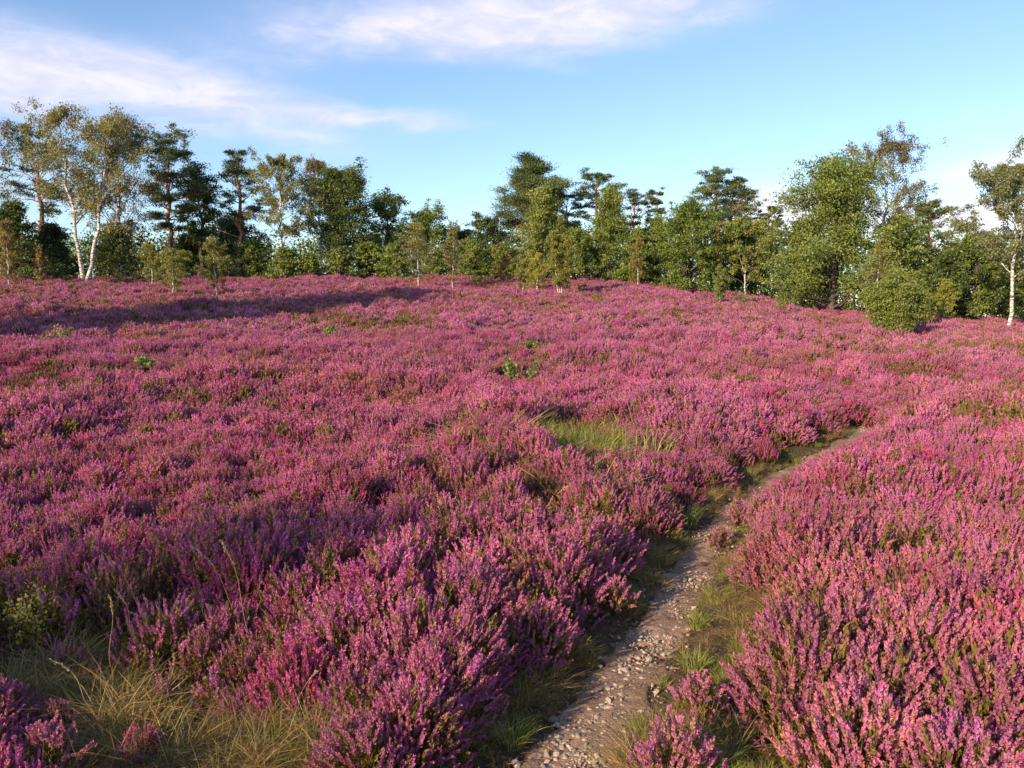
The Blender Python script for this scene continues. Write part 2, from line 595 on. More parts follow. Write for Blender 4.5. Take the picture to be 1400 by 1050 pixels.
def heather_mesh(rng, n, lod, mats, R0=0.25, H0=0.40, bloom=1.0, lean=(0, 0), dead=False):
    """a heather plant: stems fanning out of one root, olive shoots below, flower spikes above"""
    g = Geo()
    # tips over a dome
    u = np.sqrt(rng.random(n)); th = rng.random(n) * 2 * math.pi
    rr = R0 * u * (0.85 + 0.3 * rng.random(n))
    lump = 0.14 * np.sin(th * 3 + rng.random() * 6) + 0.10 * np.sin(th * 5 + rng.random() * 6)
    zt = H0 * (1.0 - 0.68 * u ** 2.2) * (1 + lump * u) * (0.82 + 0.26 * rng.random(n))
    tip = np.stack([rr * np.cos(th) + lean[0], rr * np.sin(th) + lean[1], zt], 1)
    root = tip * np.array([0.22, 0.22, 0.0]) + rng.normal(0, 0.012, (n, 3)) * [1, 1, 0]
    out = unit(tip * [1, 1, 0] + 1e-6)
    dirn = unit(out * (0.10 + 0.62 * u[:, None]) + np.array([0, 0, 1.0]) + rng.normal(0, 0.15, (n, 3)))
    L = (0.062 + 0.055 * rng.random(n)) * (H0 / 0.4)
    base = tip - dirn * L[:, None]
    # flower spikes
    nw, npet, pl_, pw_ = {0: (17, 3, 0.0075, 0.0042), 1: (8, 3, 0.014, 0.0068), 2: (3, 2, 0.030, 0.0125)}[lod]
    fl = rng.random(n) < bloom
    hue = rng.random(n)
    idx = np.where(fl)[0]
    if len(idx):
        k = np.arange(nw)
        t = (k[None, :, None] + rng.random((len(idx), nw, npet))) / nw
        ang = rng.random((len(idx), nw, npet)) * 2 * math.pi
        D = dirn[idx][:, None, None]; 
        a1 = unit(np.cross(dirn[idx], np.array([0.3, 0.9, 0.1]))); a2 = np.cross(dirn[idx], a1)
        rad = a1[:, None, None] * np.cos(ang)[..., None] + a2[:, None, None] * np.sin(ang)[..., None]
        fat = (1.0 - 0.62 * t) * (0.5 + 0.5 * sstep(0, 0.14, t))
        curve = 0.012 * rng.normal(0, 1, (len(idx), 1, 1, 3)) * (t ** 2)[..., None]
        c = base[idx][:, None, None] + D * (L[idx][:, None, None, None] * t[..., None]) + rad * (0.0062 * fat)[..., None] + curve
        ax = unit(D * (0.75 + 0.3 * rng.random(t.shape)[..., None]) + rad * 0.75) * (pl_ * (0.55 + 0.6 * fat))[..., None]
        bx = unit(np.cross(ax, rad) + 0.25 * rng.normal(0, 1, ax.shape)) * (pw_ * (0.55 + 0.6 * fat))[..., None]
        hh = hue[idx][:, None, None] + 0 * t
        br = 0.72 + 0.5 * rng.random(t.shape)
        col = np.stack([br * (1.0 + 0.12 * hh), br * (0.85 + 0.6 * rng.random(t.shape) * hh + 0.25 * (1 - t)), br * (1.12 - 0.35 * hh)], -1)
        old = (rng.random(t.shape) < 0.10 + 0.22 * (1 - t))
        col[old] *= np.array([0.75, 1.35, 0.55])
        g.leaves(c.reshape(-1, 3), ax.reshape(-1, 3), bx.reshape(-1, 3), col.reshape(-1, 3), 0)
    # stems (two blades each)
    mid = (root + base) / 2 + out * (0.03 * rng.random(n))[:, None] - np.array([0, 0, 0.01])
    if lod < 2:
        wv = unit(np.cross(dirn, rng.normal(0, 1, (n, 3)))) * (0.0022 if lod == 0 else 0.004)
        V = np.stack([root - wv, root + wv, mid + wv, mid - wv], 1); V2 = np.stack([mid - wv, mid + wv, base + wv * .6, base - wv * .6], 1)
        Q = np.arange(n * 4).reshape(n, 4)
        sc_ = np.array([0.13, 0.075, 0.045])
        g.add(V, Q, sc_, 1); g.add(V2, Q, sc_, 1)
    # olive shoots: small scale-leaves along the upper stem and spread below the flowers
    ns, sl, sw = {0: (14, 0.011, 0.0032), 1: (7, 0.022, 0.006), 2: (2, 0.055, 0.014)}[lod]
    t = rng.random((n, ns)) ** 0.7
    c = mid[:, None] * (1 - t[..., None]) + base[:, None] * t[..., None] + rng.normal(0, 0.012, (n, ns, 3))
    ax = unit(dirn[:, None] + rng.normal(0, 0.45, (n, ns, 3))) * (sl * (0.6 + 0.7 * rng.random((n, ns))))[..., None]
    bx = unit(np.cross(ax, rng.normal(0, 1, ax.shape))) * sw
    br = (0.7 + 0.7 * rng.random((n, ns)))[..., None]
    g1 = np.array([0.130, 0.120, 0.026]); g2 = np.array([0.24, 0.115, 0.036]); mixk = rng.random((n, ns, 1)) ** 1.1
    if dead: g1, g2 = np.array([0.17, 0.105, 0.055]), np.array([0.20, 0.15, 0.10])
    col = br * (g1 * (1 - mixk) + g2 * mixk)
    g.leaves(c.reshape(-1, 3), ax.reshape(-1, 3), bx.reshape(-1, 3), col.reshape(-1, 3), 1)
    # non-flowering tips
    nf = np.where(~fl)[0]
    if len(nf):
        m_ = {0: 16, 1: 7, 2: 3}[lod]
        t = rng.random((len(nf), m_))
        c = base[nf][:, None] + dirn[nf][:, None] * (L[nf][:, None] * t)[..., None] + rng.normal(0, 0.004, (len(nf), m_, 3))
        ax = unit(dirn[nf][:, None] + rng.normal(0, 0.35, c.shape)) * sl
        bx = unit(np.cross(ax, rng.normal(0, 1, ax.shape))) * sw * 1.2
        col = (0.7 + 0.6 * rng.random((len(nf), m_, 1))) * (np.array([0.24, 0.13, 0.065]) if dead else np.array([0.20, 0.155, 0.035]))
        g.leaves(c.reshape(-1, 3), ax.reshape(-1, 3), bx.reshape(-1, 3), col.reshape(-1, 3), 1)
    return g.mesh('heather', mats)


rng = np.random.default_rng(11)
HM = [M_FLOWER_I, M_GREEN]
near_src = [heather_mesh(rng, 320, 0, HM, 0.27, 0.36, 0.84, (rng.normal(0, .03), rng.normal(0, .03))) for _ in range(5)] + \
           [heather_mesh(rng, 130, 0, HM, 0.20, 0.34, 0.40), heather_mesh(rng, 150, 0, HM, 0.24, 0.31, 0.12, dead=True), heather_mesh(rng, 190, 0, HM, 0.27, 0.33, 0.6)]
mid_src = [heather_mesh(rng, 190, 1, HM, 0.29, 0.40, 0.88) for _ in range(4)] + [heather_mesh(rng, 140, 1, HM, 0.26, 0.34, 0.35), heather_mesh(rng, 120, 1, HM, 0.26, 0.32, 0.15, dead=True)]
far_src = [heather_mesh(rng, 190, 2, HM, 0.34, 0.40, 0.88) for _ in range(3)] + [heather_mesh(rng, 150, 2, HM, 0.33, 0.34, 0.35), heather_mesh(rng, 150, 2, HM, 0.32, 0.30, 0.25, dead=True)]


def in_ell(px, py, cx, cy, rx, ry):
    return ((px - cx) / rx) ** 2 + ((py - cy) / ry) ** 2


def grass_area(x, y):
    """0..1: bare or grassy openings among the heather, laid out on the ground"""
    z = ground_base(x, y)
    px, py = project(x, y, z)
    k = np.zeros_like(x)
    n = 0.55 * vnoise(x * 2.6, y * 2.6, 77) + 0.35 * vnoise(x * 7, y * 7, 78)
    front = y > 0.3
    for (cx, cy, rx, ry) in OPEN:
        k = np.maximum(k, np.where(front, 1.35 - in_ell(px, py, cx, cy, rx, ry) + n, 0))
    return np.clip(k, 0, 1)


OPEN = [(225, 1110, 250, 190), (60, 960, 80, 36), (130, 985, 120, 45), (805, 634, 84, 36), (160, 915, 60, 30), (395, 1060, 110, 60), (930, 1060, 90, 60)]


def jitter_grid(sp, r0, r1, amax, rng):
    """jittered grid of ground points in a sector in front of the camera"""
    m = int(2 * r1 / sp) + 2
    gx, gy = np.meshgrid(np.arange(-m, m), np.arange(-m, m))
    x = (gx + 0.5 * (gy % 2) + rng.uniform(-.42, .42, gx.shape)) * sp
    y = (gy + rng.uniform(-.42, .42, gx.shape)) * sp * 0.87
    x = x.ravel(); y = y.ravel()
    r = np.hypot(x, y); a = np.abs(np.arctan2(x, y))
    k = (r >= r0) & (r < r1) & (a < amax)
    return x[k], y[k]


def tint_of(x, y, rng):
    """natural patchwork of bloom colour over the heath"""
    n = len(x)
    a = fbm(x / 2.6, y / 2.6, 41, 3)
    b = fbm(x / 0.9, y / 0.9, 42, 2)
    c = rng.random(n)
    pink = np.array([0.585, 0.160, 0.345]); violet = np.array([0.55, 0.155, 0.360]); magenta = np.array([0.50, 0.085, 0.25]); rust = np.array([0.42, 0.165, 0.135])
    k1 = np.clip(0.5 + 1.1 * a + 0.4 * b, 0, 1)[:, None]
    T = pink * (1 - k1) + violet * k1
    mg = sstep(0.72, 0.9, c)[:, None] * 0.8
    T = T * (1 - mg) + magenta * mg
    ru = (sstep(0.05, 0.5, fbm(x / 1.7, y / 1.7, 43, 3) + 0.35 * (rng.random(n) - 0.5)) * (0.30 + 0.35 * sstep(5, 10, np.hypot(x, y))))[:, None]
    T = T * (1 - ru) + rust * ru
    # fresher, paler bloom on the near side of the heath, redder and older up the slope
    up = sstep(9, 24, np.hypot(x, y) + 3 * b)[:, None]
    T = T * (np.array([1.02, 1.00, 1.0]) * (1 - up) + np.array([0.98, 1.06, 1.06]) * up)
    return T * (0.82 + 0.36 * rng.random(n))[:, None]


def heather_field(name, src, n_plain, sp, r0, r1, amax, label, seed, base_scale=1.0):
    rng = np.random.default_rng(seed)
    x, y = jitter_grid(sp, r0, r1, amax, rng)
    if r1 < 30:
        d, hw = path_dist(x, y)
        lim_l = hw + 0.19
        rr = np.hypot(x, y)
        # grassy verge on the right of the near path
        lim_r = hw + 0.16 + 0.22 * sstep(7.5, 4.5, rr) * 1.0
        lim_r = hw + 0.20 + 0.24 * (1 - sstep(4.8, 6.8, rr))
        nn = 0.07 * vnoise(x * 2, y * 2, 55)
        fade = sstep(11.6, 12.8, rr)
        lim_l = lim_l * (1 - fade); lim_r = lim_r * (1 - fade)
        nn = nn * (1 - fade)
        lim_r = lim_r + 0.14 * (1 - sstep(3.6, 5.2, rr)) + 0.06 * sstep(6, 8, rr) * (1 - fade)
        lim_l = lim_l + 0.05 * (1 - fade)
        ok = np.where(d < 0, -d > lim_l + nn, d > lim_r + nn)
    else:
        ok = np.ones(len(x), bool)
    ok &= (grass_area(x, y) < 0.45) | (rng.random(len(x)) < 0.2)
    gap = fbm(x / 0.8, y / 0.8, 61, 2)
    ok &= ~((gap > 0.62) & (rng.random(len(x)) < 0.6))
    # nothing right under the photographer
    ok &= np.hypot(x, y) > 1.35
    x = x[ok]; y = y[ok]
    n = len(x)
    ing = grass_area(x, y) > 0.3
    z = ground(x, y) - 0.02
    hum = fbm(x / 1.5, y / 1.5, 71, 3)
    s = base_scale * (0.92 + 0.16 * rng.random(n)); 
    sz = s * (1.0 + 0.60 * hum + 0.13 * rng.normal(0, 1, n))
    s = s * (0.98 + 0.40 * hum + 0.08 * rng.normal(0, 1, n))
    s = np.where(ing, s * 0.55, s); sz = np.where(ing, sz * 0.62, sz)
    if r1 < 30:
        d, hw = path_dist(x, y)
        low = 1 - (0.22 + 0.22 * sstep(5, 8, np.hypot(x, y)) * (d > 0)) * (1 - sstep(0.15, 0.75, np.abs(d) - hw))
        sz = sz * low; s = s * (0.5 + 0.5 * low)
    SCL = np.stack([s, s, np.clip(sz, 0.5, 1.5) ], 1)
    ROT = np.stack([rng.normal(0, 0.13, n), rng.normal(0, 0.13, n), rng.random(n) * 6.283], 1)
    plain = sstep(0.12, 0.5, fbm(x / 1.9, y / 1.9, 81, 3) + 0.25 * (rng.random(n) - 0.5)) * 0.75 + 0.11
    isp = rng.random(n) < plain
    nb = len(src) - n_plain
    idx = np.where(isp, nb + rng.integers(0, n_plain, n), rng.integers(0, nb, n))
    return scatter(name, src, np.stack([x, y, z], 1), ROT, SCL, idx, tint_of(x, y, rng), label, 'heather')


heather_field('heather', near_src, 3, 0.245, 1.35, 9.0, R(44), 'blooming purple-pink heather bushes filling the foreground on both sides of the path', 101)
heather_field('heather', mid_src, 2, 0.275, 9.0, 22.0, R(42), 'blooming pink heather covering the middle of the heath', 102, 1.02)
heather_field('heather', far_src, 2, 0.36, 22.0, 60.0, R(42), 'distant magenta heather carpet rising to the skyline trees', 103, 1.0)

# ------------------------------------------------------------------ grass


def grass_mesh(rng, n, mats, L=0.14, R0=0.05, lean=0.5, cols=None, wid=0.0016, seg=3):
    g = Geo()
    if cols is None: cols = [(0.22, 0.27, 0.06), (0.13, 0.19, 0.04), (0.36, 0.30, 0.12)]
    cols = np.array(cols)
    th = rng.random(n) * 6.283; u = np.sqrt(rng.random(n))
    root = np.stack([R0 * u * np.cos(th), R0 * u * np.sin(th), np.zeros(n)], 1)
    az_ = th + rng.normal(0, 0.9, n)
    out = np.stack([np.cos(az_), np.sin(az_), np.zeros(n)], 1)
    ll = L * (0.5 + 0.7 * rng.random(n)); ln = lean * (0.3 + 1.0 * rng.random(n))
    side = np.stack([-np.sin(az_), np.cos(az_), np.zeros(n)], 1)
    side = unit(side + 0.5 * rng.normal(0, 1, side.shape))
    pts = []
    for k in range(seg + 1):
        t = k / seg
        pts.append(root + out * (ll * ln * t ** 1.7)[:, None] + np.array([0, 0, 1.0]) * (ll * (t - 0.38 * ln * t * t))[:, None])
    C = cols[rng.integers(0, len(cols), n)] * (0.7 + 0.6 * rng.random(n))[:, None]
    Q = np.arange(n * 4).reshape(n, 4)
    for k in range(seg):
        w0 = wid * (1 - (k / seg) ** 2 * .9); w1 = wid * (1 - ((k + 1) / seg) ** 2 * .9)
        V = np.stack([pts[k] - side * w0, pts[k] + side * w0, pts[k + 1] + side * w1, pts[k + 1] - side * w1], 1)
        g.add(V, Q, C, 0)
    return g.mesh('grass', mats)


STRAW = [(0.60, 0.36, 0.12), (0.36, 0.20, 0.07), (0.52, 0.37, 0.18), (0.24, 0.22, 0.06), (0.16, 0.17, 0.04)]
GREENY = [(0.42, 0.41, 0.07), (0.29, 0.34, 0.06), (0.44, 0.36, 0.12), (0.16, 0.20, 0.04)]
rng = np.random.default_rng(21)
gsrc = [grass_mesh(rng, 110, [M_GRASS], 0.11, 0.06, 0.7, GREENY) for _ in range(3)] + \
       [grass_mesh(rng, 110, [M_GRASS], 0.14, 0.05, 1.15, STRAW) for _ in range(3)] + \
       [grass_mesh(rng, 90, [M_GRASS], 0.19, 0.05, 1.2, STRAW, 0.0012) for _ in range(2)]


def grass_field():
    rng = np.random.default_rng(31)
    x, y = jitter_grid(0.062, 1.3, 11.5, R(44), rng)
    d, hw = path_dist(x, y)
    ga = grass_area(x, y)
    rr = np.hypot(x, y)
    nn = vnoise(x * 3, y * 3, 91)
    off = np.abs(d) - hw
    vr = (d > 0) & (off > -0.06 + 0.08 * nn) & (off < 0.62)
    vl = (d < 0) & (off > -0.05 + 0.05 * nn) & (off < 0.30)
    rnd = rng.random(len(x))
    k_r = vr & (rnd < 0.55 + 0.7 * vnoise(x * 5, y * 5, 13))
    k_l = vl & (rnd < 0.50 + 0.6 * nn)
    k_g = (ga > 0.3) & (rnd < 0.75)
    k_f = (rnd < 0.028)                                   # thin grass through the heather
    k = (k_r | k_l | k_g | k_f) & (rr > 1.3) & ~(np.abs(d) < hw * 0.8)
    x = x[k]; y = y[k]; d = d[k]; ga = ga[k]; n = len(x)
    px, py = project(x, y, ground_base(x, y))
    patch = in_ell(px, py, 800, 635, 130, 70) < 1
    straw = (ga > 0.3) & ~patch
    green = fbm(x * 1.5, y * 1.5, 95, 2)
    idx = np.where(straw, np.where(green > 0.3, 0, 5), np.where(green > 0.02, 0, 3)) + 0
    r3 = rng.integers(0, 3, n)
    idx = np.where(idx == 0, r3, np.where(idx == 3, 3 + r3, 5 + (r3)))
    idx = np.clip(idx, 0, 7)
    idx = np.where(patch, np.where(rng.random(n) < 0.25, 3 + r3, r3), idx)
    s = 0.6 + 0.6 * rng.random(n)
    s = np.where((ga < 0.3) & (np.abs(d) < 1.0), s * (0.38 + 0.45 * sstep(-0.2, 0.6, vnoise(x * 7, y * 7, 14))), s)
    s = np.where(patch, s * (1.1 + 1.7 * sstep(-0.4, 0.6, vnoise(x * 6, y * 6, 15))), s); s = np.where(straw, s * (0.75 + 0.6 * sstep(-0.3, 0.5, vnoise(x * 4, y * 4, 12))), s)
    inh = (ga < 0.3) & (np.abs(d) > 0.9)
    s = np.where(inh, s * 1.5, s)
    z = ground(x, y) - 0.005
    ROT = np.stack([rng.normal(0, .15, n), rng.normal(0, .15, n), rng.random(n) * 6.283], 1)
    SCL = np.stack([s, s, s], 1)
    scatter('grass', gsrc, np.stack([x, y, z], 1), ROT, SCL, idx, np.ones((n, 3)), 'short green and straw-coloured grass along the path edges and in the openings', 'grass')


grass_field()


def litter_mesh(r, n=46):
    g = Geo()
    p = r.normal(0, 1, (n, 3)) * [0.07, 0.07, 0.004] + [0, 0, 0.006]
    a_ = r.random(n) * 6.283
    a = np.stack([np.cos(a_), np.sin(a_), r.normal(0, 0.12, n)], 1) * (0.006 + 0.022 * r.random(n) ** 2)[:, None]
    b = unit(np.cross(a, np.array([0, 0, 1.0]) + r.normal(0, 0.4, (n, 3)))) * (0.0011 + 0.0016 * r.random(n))[:, None]
    c = np.array([(0.30, 0.17, 0.08), (0.18, 0.10, 0.055), (0.42, 0.26, 0.14), (0.10, 0.065, 0.04)])[r.integers(0, 4, n)]
    g.leaves(p, a, b, c * (0.7 + 0.6 * r.random((n, 1))))
    return g.mesh('litter', [M_GRASS])


def litter_field():
    r = np.random.default_rng(62)
    x, y = jitter_grid(0.085, 1.3, 9.5, R(44), r)
    d, hw = path_dist(x, y)
    off = np.abs(d) - hw
    ga = grass_area(x, y)
    k = ((off > -0.10) & (off < 0.55)) | (ga > 0.2) | (r.random(len(x)) < 0.06 * (off < 0))
    k &= r.random(len(x)) < 0.85
    x = x[k]; y = y[k]; n = len(x)
    z = ground(x, y) + 0.004
    s = 0.7 + 0.6 * r.random(n)
    scatter('litter', [litter_mesh(r) for _ in range(4)], np.stack([x, y, z], 1), np.stack([np.zeros(n), np.zeros(n), r.random(n) * 6.283], 1),
            np.stack([s, s, s], 1), r.integers(0, 4, n), np.ones((n, 3)), 'brown twig and leaf litter on the soil beside the path', 'litter')


litter_field()

# ------------------------------------------------------------------ gravel and stones


def stone_mesh(rng, name='stone', sub=2, size=0.5):
    import bmesh
    bm = bmesh.new()
    bmesh.ops.create_icosphere(bm, subdivisions=sub, radius=size)
    pl_ = [(unit(rng.normal(0, 1, 3)), size * (0.55 + 0.3 * rng.random())) for _ in range(9)]
    for v in bm.verts:
        p = np.array(v.co)
        for nrm, dd in pl_:
            q = p @ nrm
            if q > dd: p = p - nrm * (q - dd)
        p = p * (1 + 0.05 * rng.normal(0, 1, 3))
        v.co = p * [1.0, 0.8, 0.55]
    me = bpy.data.meshes.new(name); bm.to_mesh(me); bm.free()
    me.materials.append(M_STONE)
    return me


rng = np.random.default_rng(5)
ssrc = [stone_mesh(rng, 'pebble', 1) for _ in range(6)]


def gravel():
    rng = np.random.default_rng(8)
    n = 11000
    i = rng.integers(0, len(PL) - 1, n)
    rr = np.hypot(PL[i, 0], PL[i, 1])
    keep = rng.random(n) < np.clip(5.0 / rr, 0.1, 1) ** 0.5
    i = i[keep]; n = len(i)
    T = np.gradient(PL[:, :2], axis=0); T = unit(T); N = np.stack([T[:, 1], -T[:, 0]], 1)
    off = rng.normal(-0.1, 0.55, n); off = np.clip(off, -1.25, 1.25)
    f = rng.random(n)
    x = PL[i, 0] * (1 - f) + PL[i + 1, 0] * f + N[i, 0] * PL[i, 2] * off; y = PL[i, 1] * (1 - f) + PL[i + 1, 1] * f + N[i, 1] * PL[i, 2] * off
    clump = fbm(x * 3.0, y * 3.0, 99, 2)
    k = rng.random(n) < 0.34 + 1.5 * clump
    x = x[k]; y = y[k]; n = len(x)
    s = 0.006 + 0.010 * rng.random(n) ** 1.5 + 0.030 * rng.random(n) ** 8
    z = ground(x, y) + 0.012 + s * 0.12
    SCL = np.stack([s, s * (0.7 + .5 * rng.random(n)), s], 1)
    ROT = np.stack([rng.normal(0, .3, n), rng.normal(0, .3, n), rng.random(n) * 6.283], 1)
    scatter('gravel', ssrc, np.stack([x, y, z], 1), ROT, SCL, rng.integers(0, 6, n), np.ones((n, 3)), 'small pale gravel strewn over the dirt path', 'gravel')


gravel()

# larger stones on the path, each its own thing: pixel, size, label
STONES = [
    (897, 832, 0.050, 'ochre pointed stone lying on the middle of the path, largest at its bend'),
    (806, 955, 0.032, 'small white stone shining in the middle of the near path'),
    (853, 915, 0.052, 'flat tan stone at the right edge of the near path below the grass tufts'),
    (888, 900, 0.055, 'pale broken stone lying half under the verge grass beside the path'),
    (800, 896, 0.048, 'grey stone at the left edge of the path beside the grass'),
    (832, 966, 0.040, 'cream stone on the near path just right of the small white one'),
    (757, 985, 0.045, 'grey stone at the left edge of the near path'),
    (790, 1005, 0.040, 'rounded pale stone among pebbles at the bottom of the path'),
    (705, 1046, 0.048, 'grey stone at the bottom edge of the photo where the path begins'),
    (845, 848, 0.040, 'light stone on the left side of the path above the gravel streak'),
    (915, 823, 0.035, 'brown stone right beside the large ochre stone'),
    (965, 783, 0.045, 'pale stone at the right edge of the path beside the heather'),
    (918, 780, 0.045, 'grey stone near the left edge of the path in heather shade'),
    (868, 941, 0.030, 'small white stone at the right margin of the near path'),
]
ground_rng = np.random.default_rng(77)
for (px, py, s, lab) in STONES:
    x, y = flat_pt(px, py, -0.05)
    me = stone_mesh(ground_rng, 'stone', 2, 0.5)
    o = link('stone', me, None, (x, y, gz(x, y) + 0.012 + s * 0.10))
    o.scale = (s * 1.15, s, s * 0.95)
    o.rotation_euler = (0.2 * random.uniform(-1, 1), 0.2 * random.uniform(-1, 1), random.uniform(0, 6.28))
    tag(o, lab, 'stone', 'larger stones on the path')

# ------------------------------------------------------------------ trees


class Tree:
    def __init__(self, seed):
        self.r = np.random.default_rng(seed)
        self.wood = Geo(); self.leaf = Geo()
    def limb(self, p0, d0, L, r0, r1, seg=5, n=6, up=0.0, wob=0.12, droop=0.0, mi=0):
        P = [np.array(p0, float)]; d = np.array(d0, float); d /= np.linalg.norm(d)
        for k in range(n):
            d = d + self.r.normal(0, wob, 3) + np.array([0, 0, up]) - np.array([0, 0, droop * (k / n)])
            d /= np.linalg.norm(d)
            P.append(P[-1] + d * L / n)
        P = np.array(P)
        self.wood.tube(P, np.linspace(r0, r1, n + 1), seg, (1, 1, 1), mi)
        return P
    def blob(self, c, n, sig, size, cols, aspect=0.55, upb=0.4, jit=0.25):
        """n leaves spread round c"""
        r = self.r
        p = np.asarray(c) + r.normal(0, 1, (n, 3)) * np.asarray(sig)
        a = unit(r.normal(0, 1, (n, 3)) + np.array([0, 0, -0.2]))
        nr = unit(r.normal(0, 1, (n, 3)) + np.array([0, 0, upb * 2]))
        b = unit(np.cross(a, nr))
        s = size * (0.6 + 0.8 * r.random(n))
        cols = np.asarray(cols)
        cc = cols[r.integers(0, len(cols))] * (1 - jit + 2 * jit * r.random((n, 1))) * (0.82 + 0.36 * r.random())
        self.leaf.leaves(p, a * (s / 2)[:, None], b * (s / 2 * aspect)[:, None], cc)


def at(P, t):
    f = t * (len(P) - 1); i = min(int(f), len(P) - 2)
    return P[i] + (P[i + 1] - P[i]) * (f - i)


def rdir(r, az, el):
    return np.array([math.cos(az) * math.cos(el), math.sin(az) * math.cos(el), math.sin(el)])


OAK = [(0.085, 0.120, 0.028), (0.115, 0.150, 0.035), (0.065, 0.095, 0.026), (0.14, 0.165, 0.045)]
OAKD = [(0.045, 0.070, 0.020), (0.062, 0.085, 0.025), (0.036, 0.055, 0.018)]
BIR = [(0.115, 0.122, 0.040), (0.145, 0.135, 0.046), (0.09, 0.10, 0.034), (0.16, 0.14, 0.06)]
BIRD = [(0.085, 0.075, 0.035), (0.11, 0.085, 0.045), (0.06, 0.062, 0.028)]
YBIR = [(0.125, 0.130, 0.032), (0.10, 0.115, 0.028), (0.15, 0.142, 0.036)]
YRED = [(0.15, 0.11, 0.042), (0.18, 0.12, 0.05), (0.12, 0.11, 0.036)]
YGRN = [(0.100, 0.125, 0.032), (0.125, 0.145, 0.038), (0.078, 0.102, 0.028)]
PIN = [(0.050, 0.078, 0.030), (0.065, 0.092, 0.034), (0.038, 0.060, 0.027), (0.085, 0.105, 0.038)]


def make_birch(seed, H, W, cb=0.3, cols=BIR, dens=1.0, leaf=0.088, stems=((0, 0),), trunk_r=None, lean=(0, 0), young=False, gap=1.0):
    t = Tree(seed); r = t.r
    for (sx, sy) in stems:
        r0 = trunk_r or max(0.02, H * 0.0105)
        n = 14
        P = [np.zeros(3)]
        hs = 0.92 if (sx, sy) == stems[0] else 0.86
        if len(stems) > 3: hs = 0.92 - 1.15 * math.hypot(sx, sy) ** 1.3
        tgt = np.array([sx * H + lean[0] * H, sy * H + lean[1] * H, H * hs])
        for k in range(1, n + 1):
            f = k / n
            p = tgt * f; bend = math.sin(f * math.pi) * 0.10 * np.array([sx, sy, 0]) * H
            P.append(p + bend + r.normal(0, 0.006 * H, 3) * [1, 1, 0])
        P = np.array(P)
        t.wood.tube(P, r0 * (1 - np.linspace(0, 1, n + 1)) ** 0.75 + 0.006, 8, (1, 1, 1))
        ws = W / (1 + 0.45 * (len(stems) - 1))
        nb = int(32 * dens) if not young else int(44 * dens)
        for i in range(nb):
            f = cb + (0.97 - cb) * (i + r.random()) / nb
            env = math.sin(min(1, (f - cb) / (1 - cb) * 0.85 + 0.20) * math.pi) ** 0.65
            if young:
                g_ = (f - cb) / (1 - cb)
                env = (1 - g_) ** 0.6 * min(1, 0.55 + 2.2 * g_)
            L = ws * 0.5 * env * ((0.40 + 0.75 * r.random()) if young else (0.7 + 0.5 * r.random())) / 0.8
            a = i * 2.4 + r.normal(0, 0.4)
            p0 = at(P, f)
            B = t.limb(p0, rdir(r, a, R((60 if young else 50) + 10 * r.normal())), L * 1.3, (r0 * (1 - f) * 0.42 + 0.006) if not young else 0.009, 0.003, 4, 6, 0.02, 0.12, 0.16, 1 if (young or r.random() < 0.5) else 0)
            ns = 5 if not young else 4
            for j in range(ns):
                q = at(B, 0.28 + 0.72 * (j + r.random()) / ns)
                S = t.limb(q, rdir(r, a + r.normal(0, 0.9), R(25 + 25 * r.normal())), L * 0.42, 0.006, 0.002, 3, 4, 0, 0.15, 0.35, 1)
                for m in range(3):
                    c = at(S, 0.35 + 0.6 * m / 2)
                    # hanging twigs: leaves strung downwards
                    drop = (0.05 if young else 0.10) * H * (0.25 + 0.9 * r.random()) * 0.45
                    k_ = int((66 if not young else 26) * dens * (0.35 + r.random()))
                    if r.random() < 0.12 * gap: continue
                    tt = r.random(k_)
                    pc = c + np.stack([r.normal(0, 1, k_) * 0.028 * W, r.normal(0, 1, k_) * 0.028 * W, -drop * tt + r.normal(0, 0.010, k_) * H], 1)
                    aa = unit(r.normal(0, 0.7, (k_, 3)) + [0, 0, -0.8]); bb = unit(np.cross(aa, r.normal(0, 1, (k_, 3))))
                    s = leaf * (0.6 + 0.8 * r.random(k_))
                    cc = np.asarray(cols)[r.integers(0, len(cols))] * (0.75 + 0.5 * r.random((k_, 1)))
                    t.leaf.leaves(pc, aa * (s / 2)[:, None], bb * (s / 2 * 0.6)[:, None], cc)
    return t.wood.mesh('trunk', [M_BIRCH, M_BARK], True), t.leaf.mesh('crown', [M_LEAF])


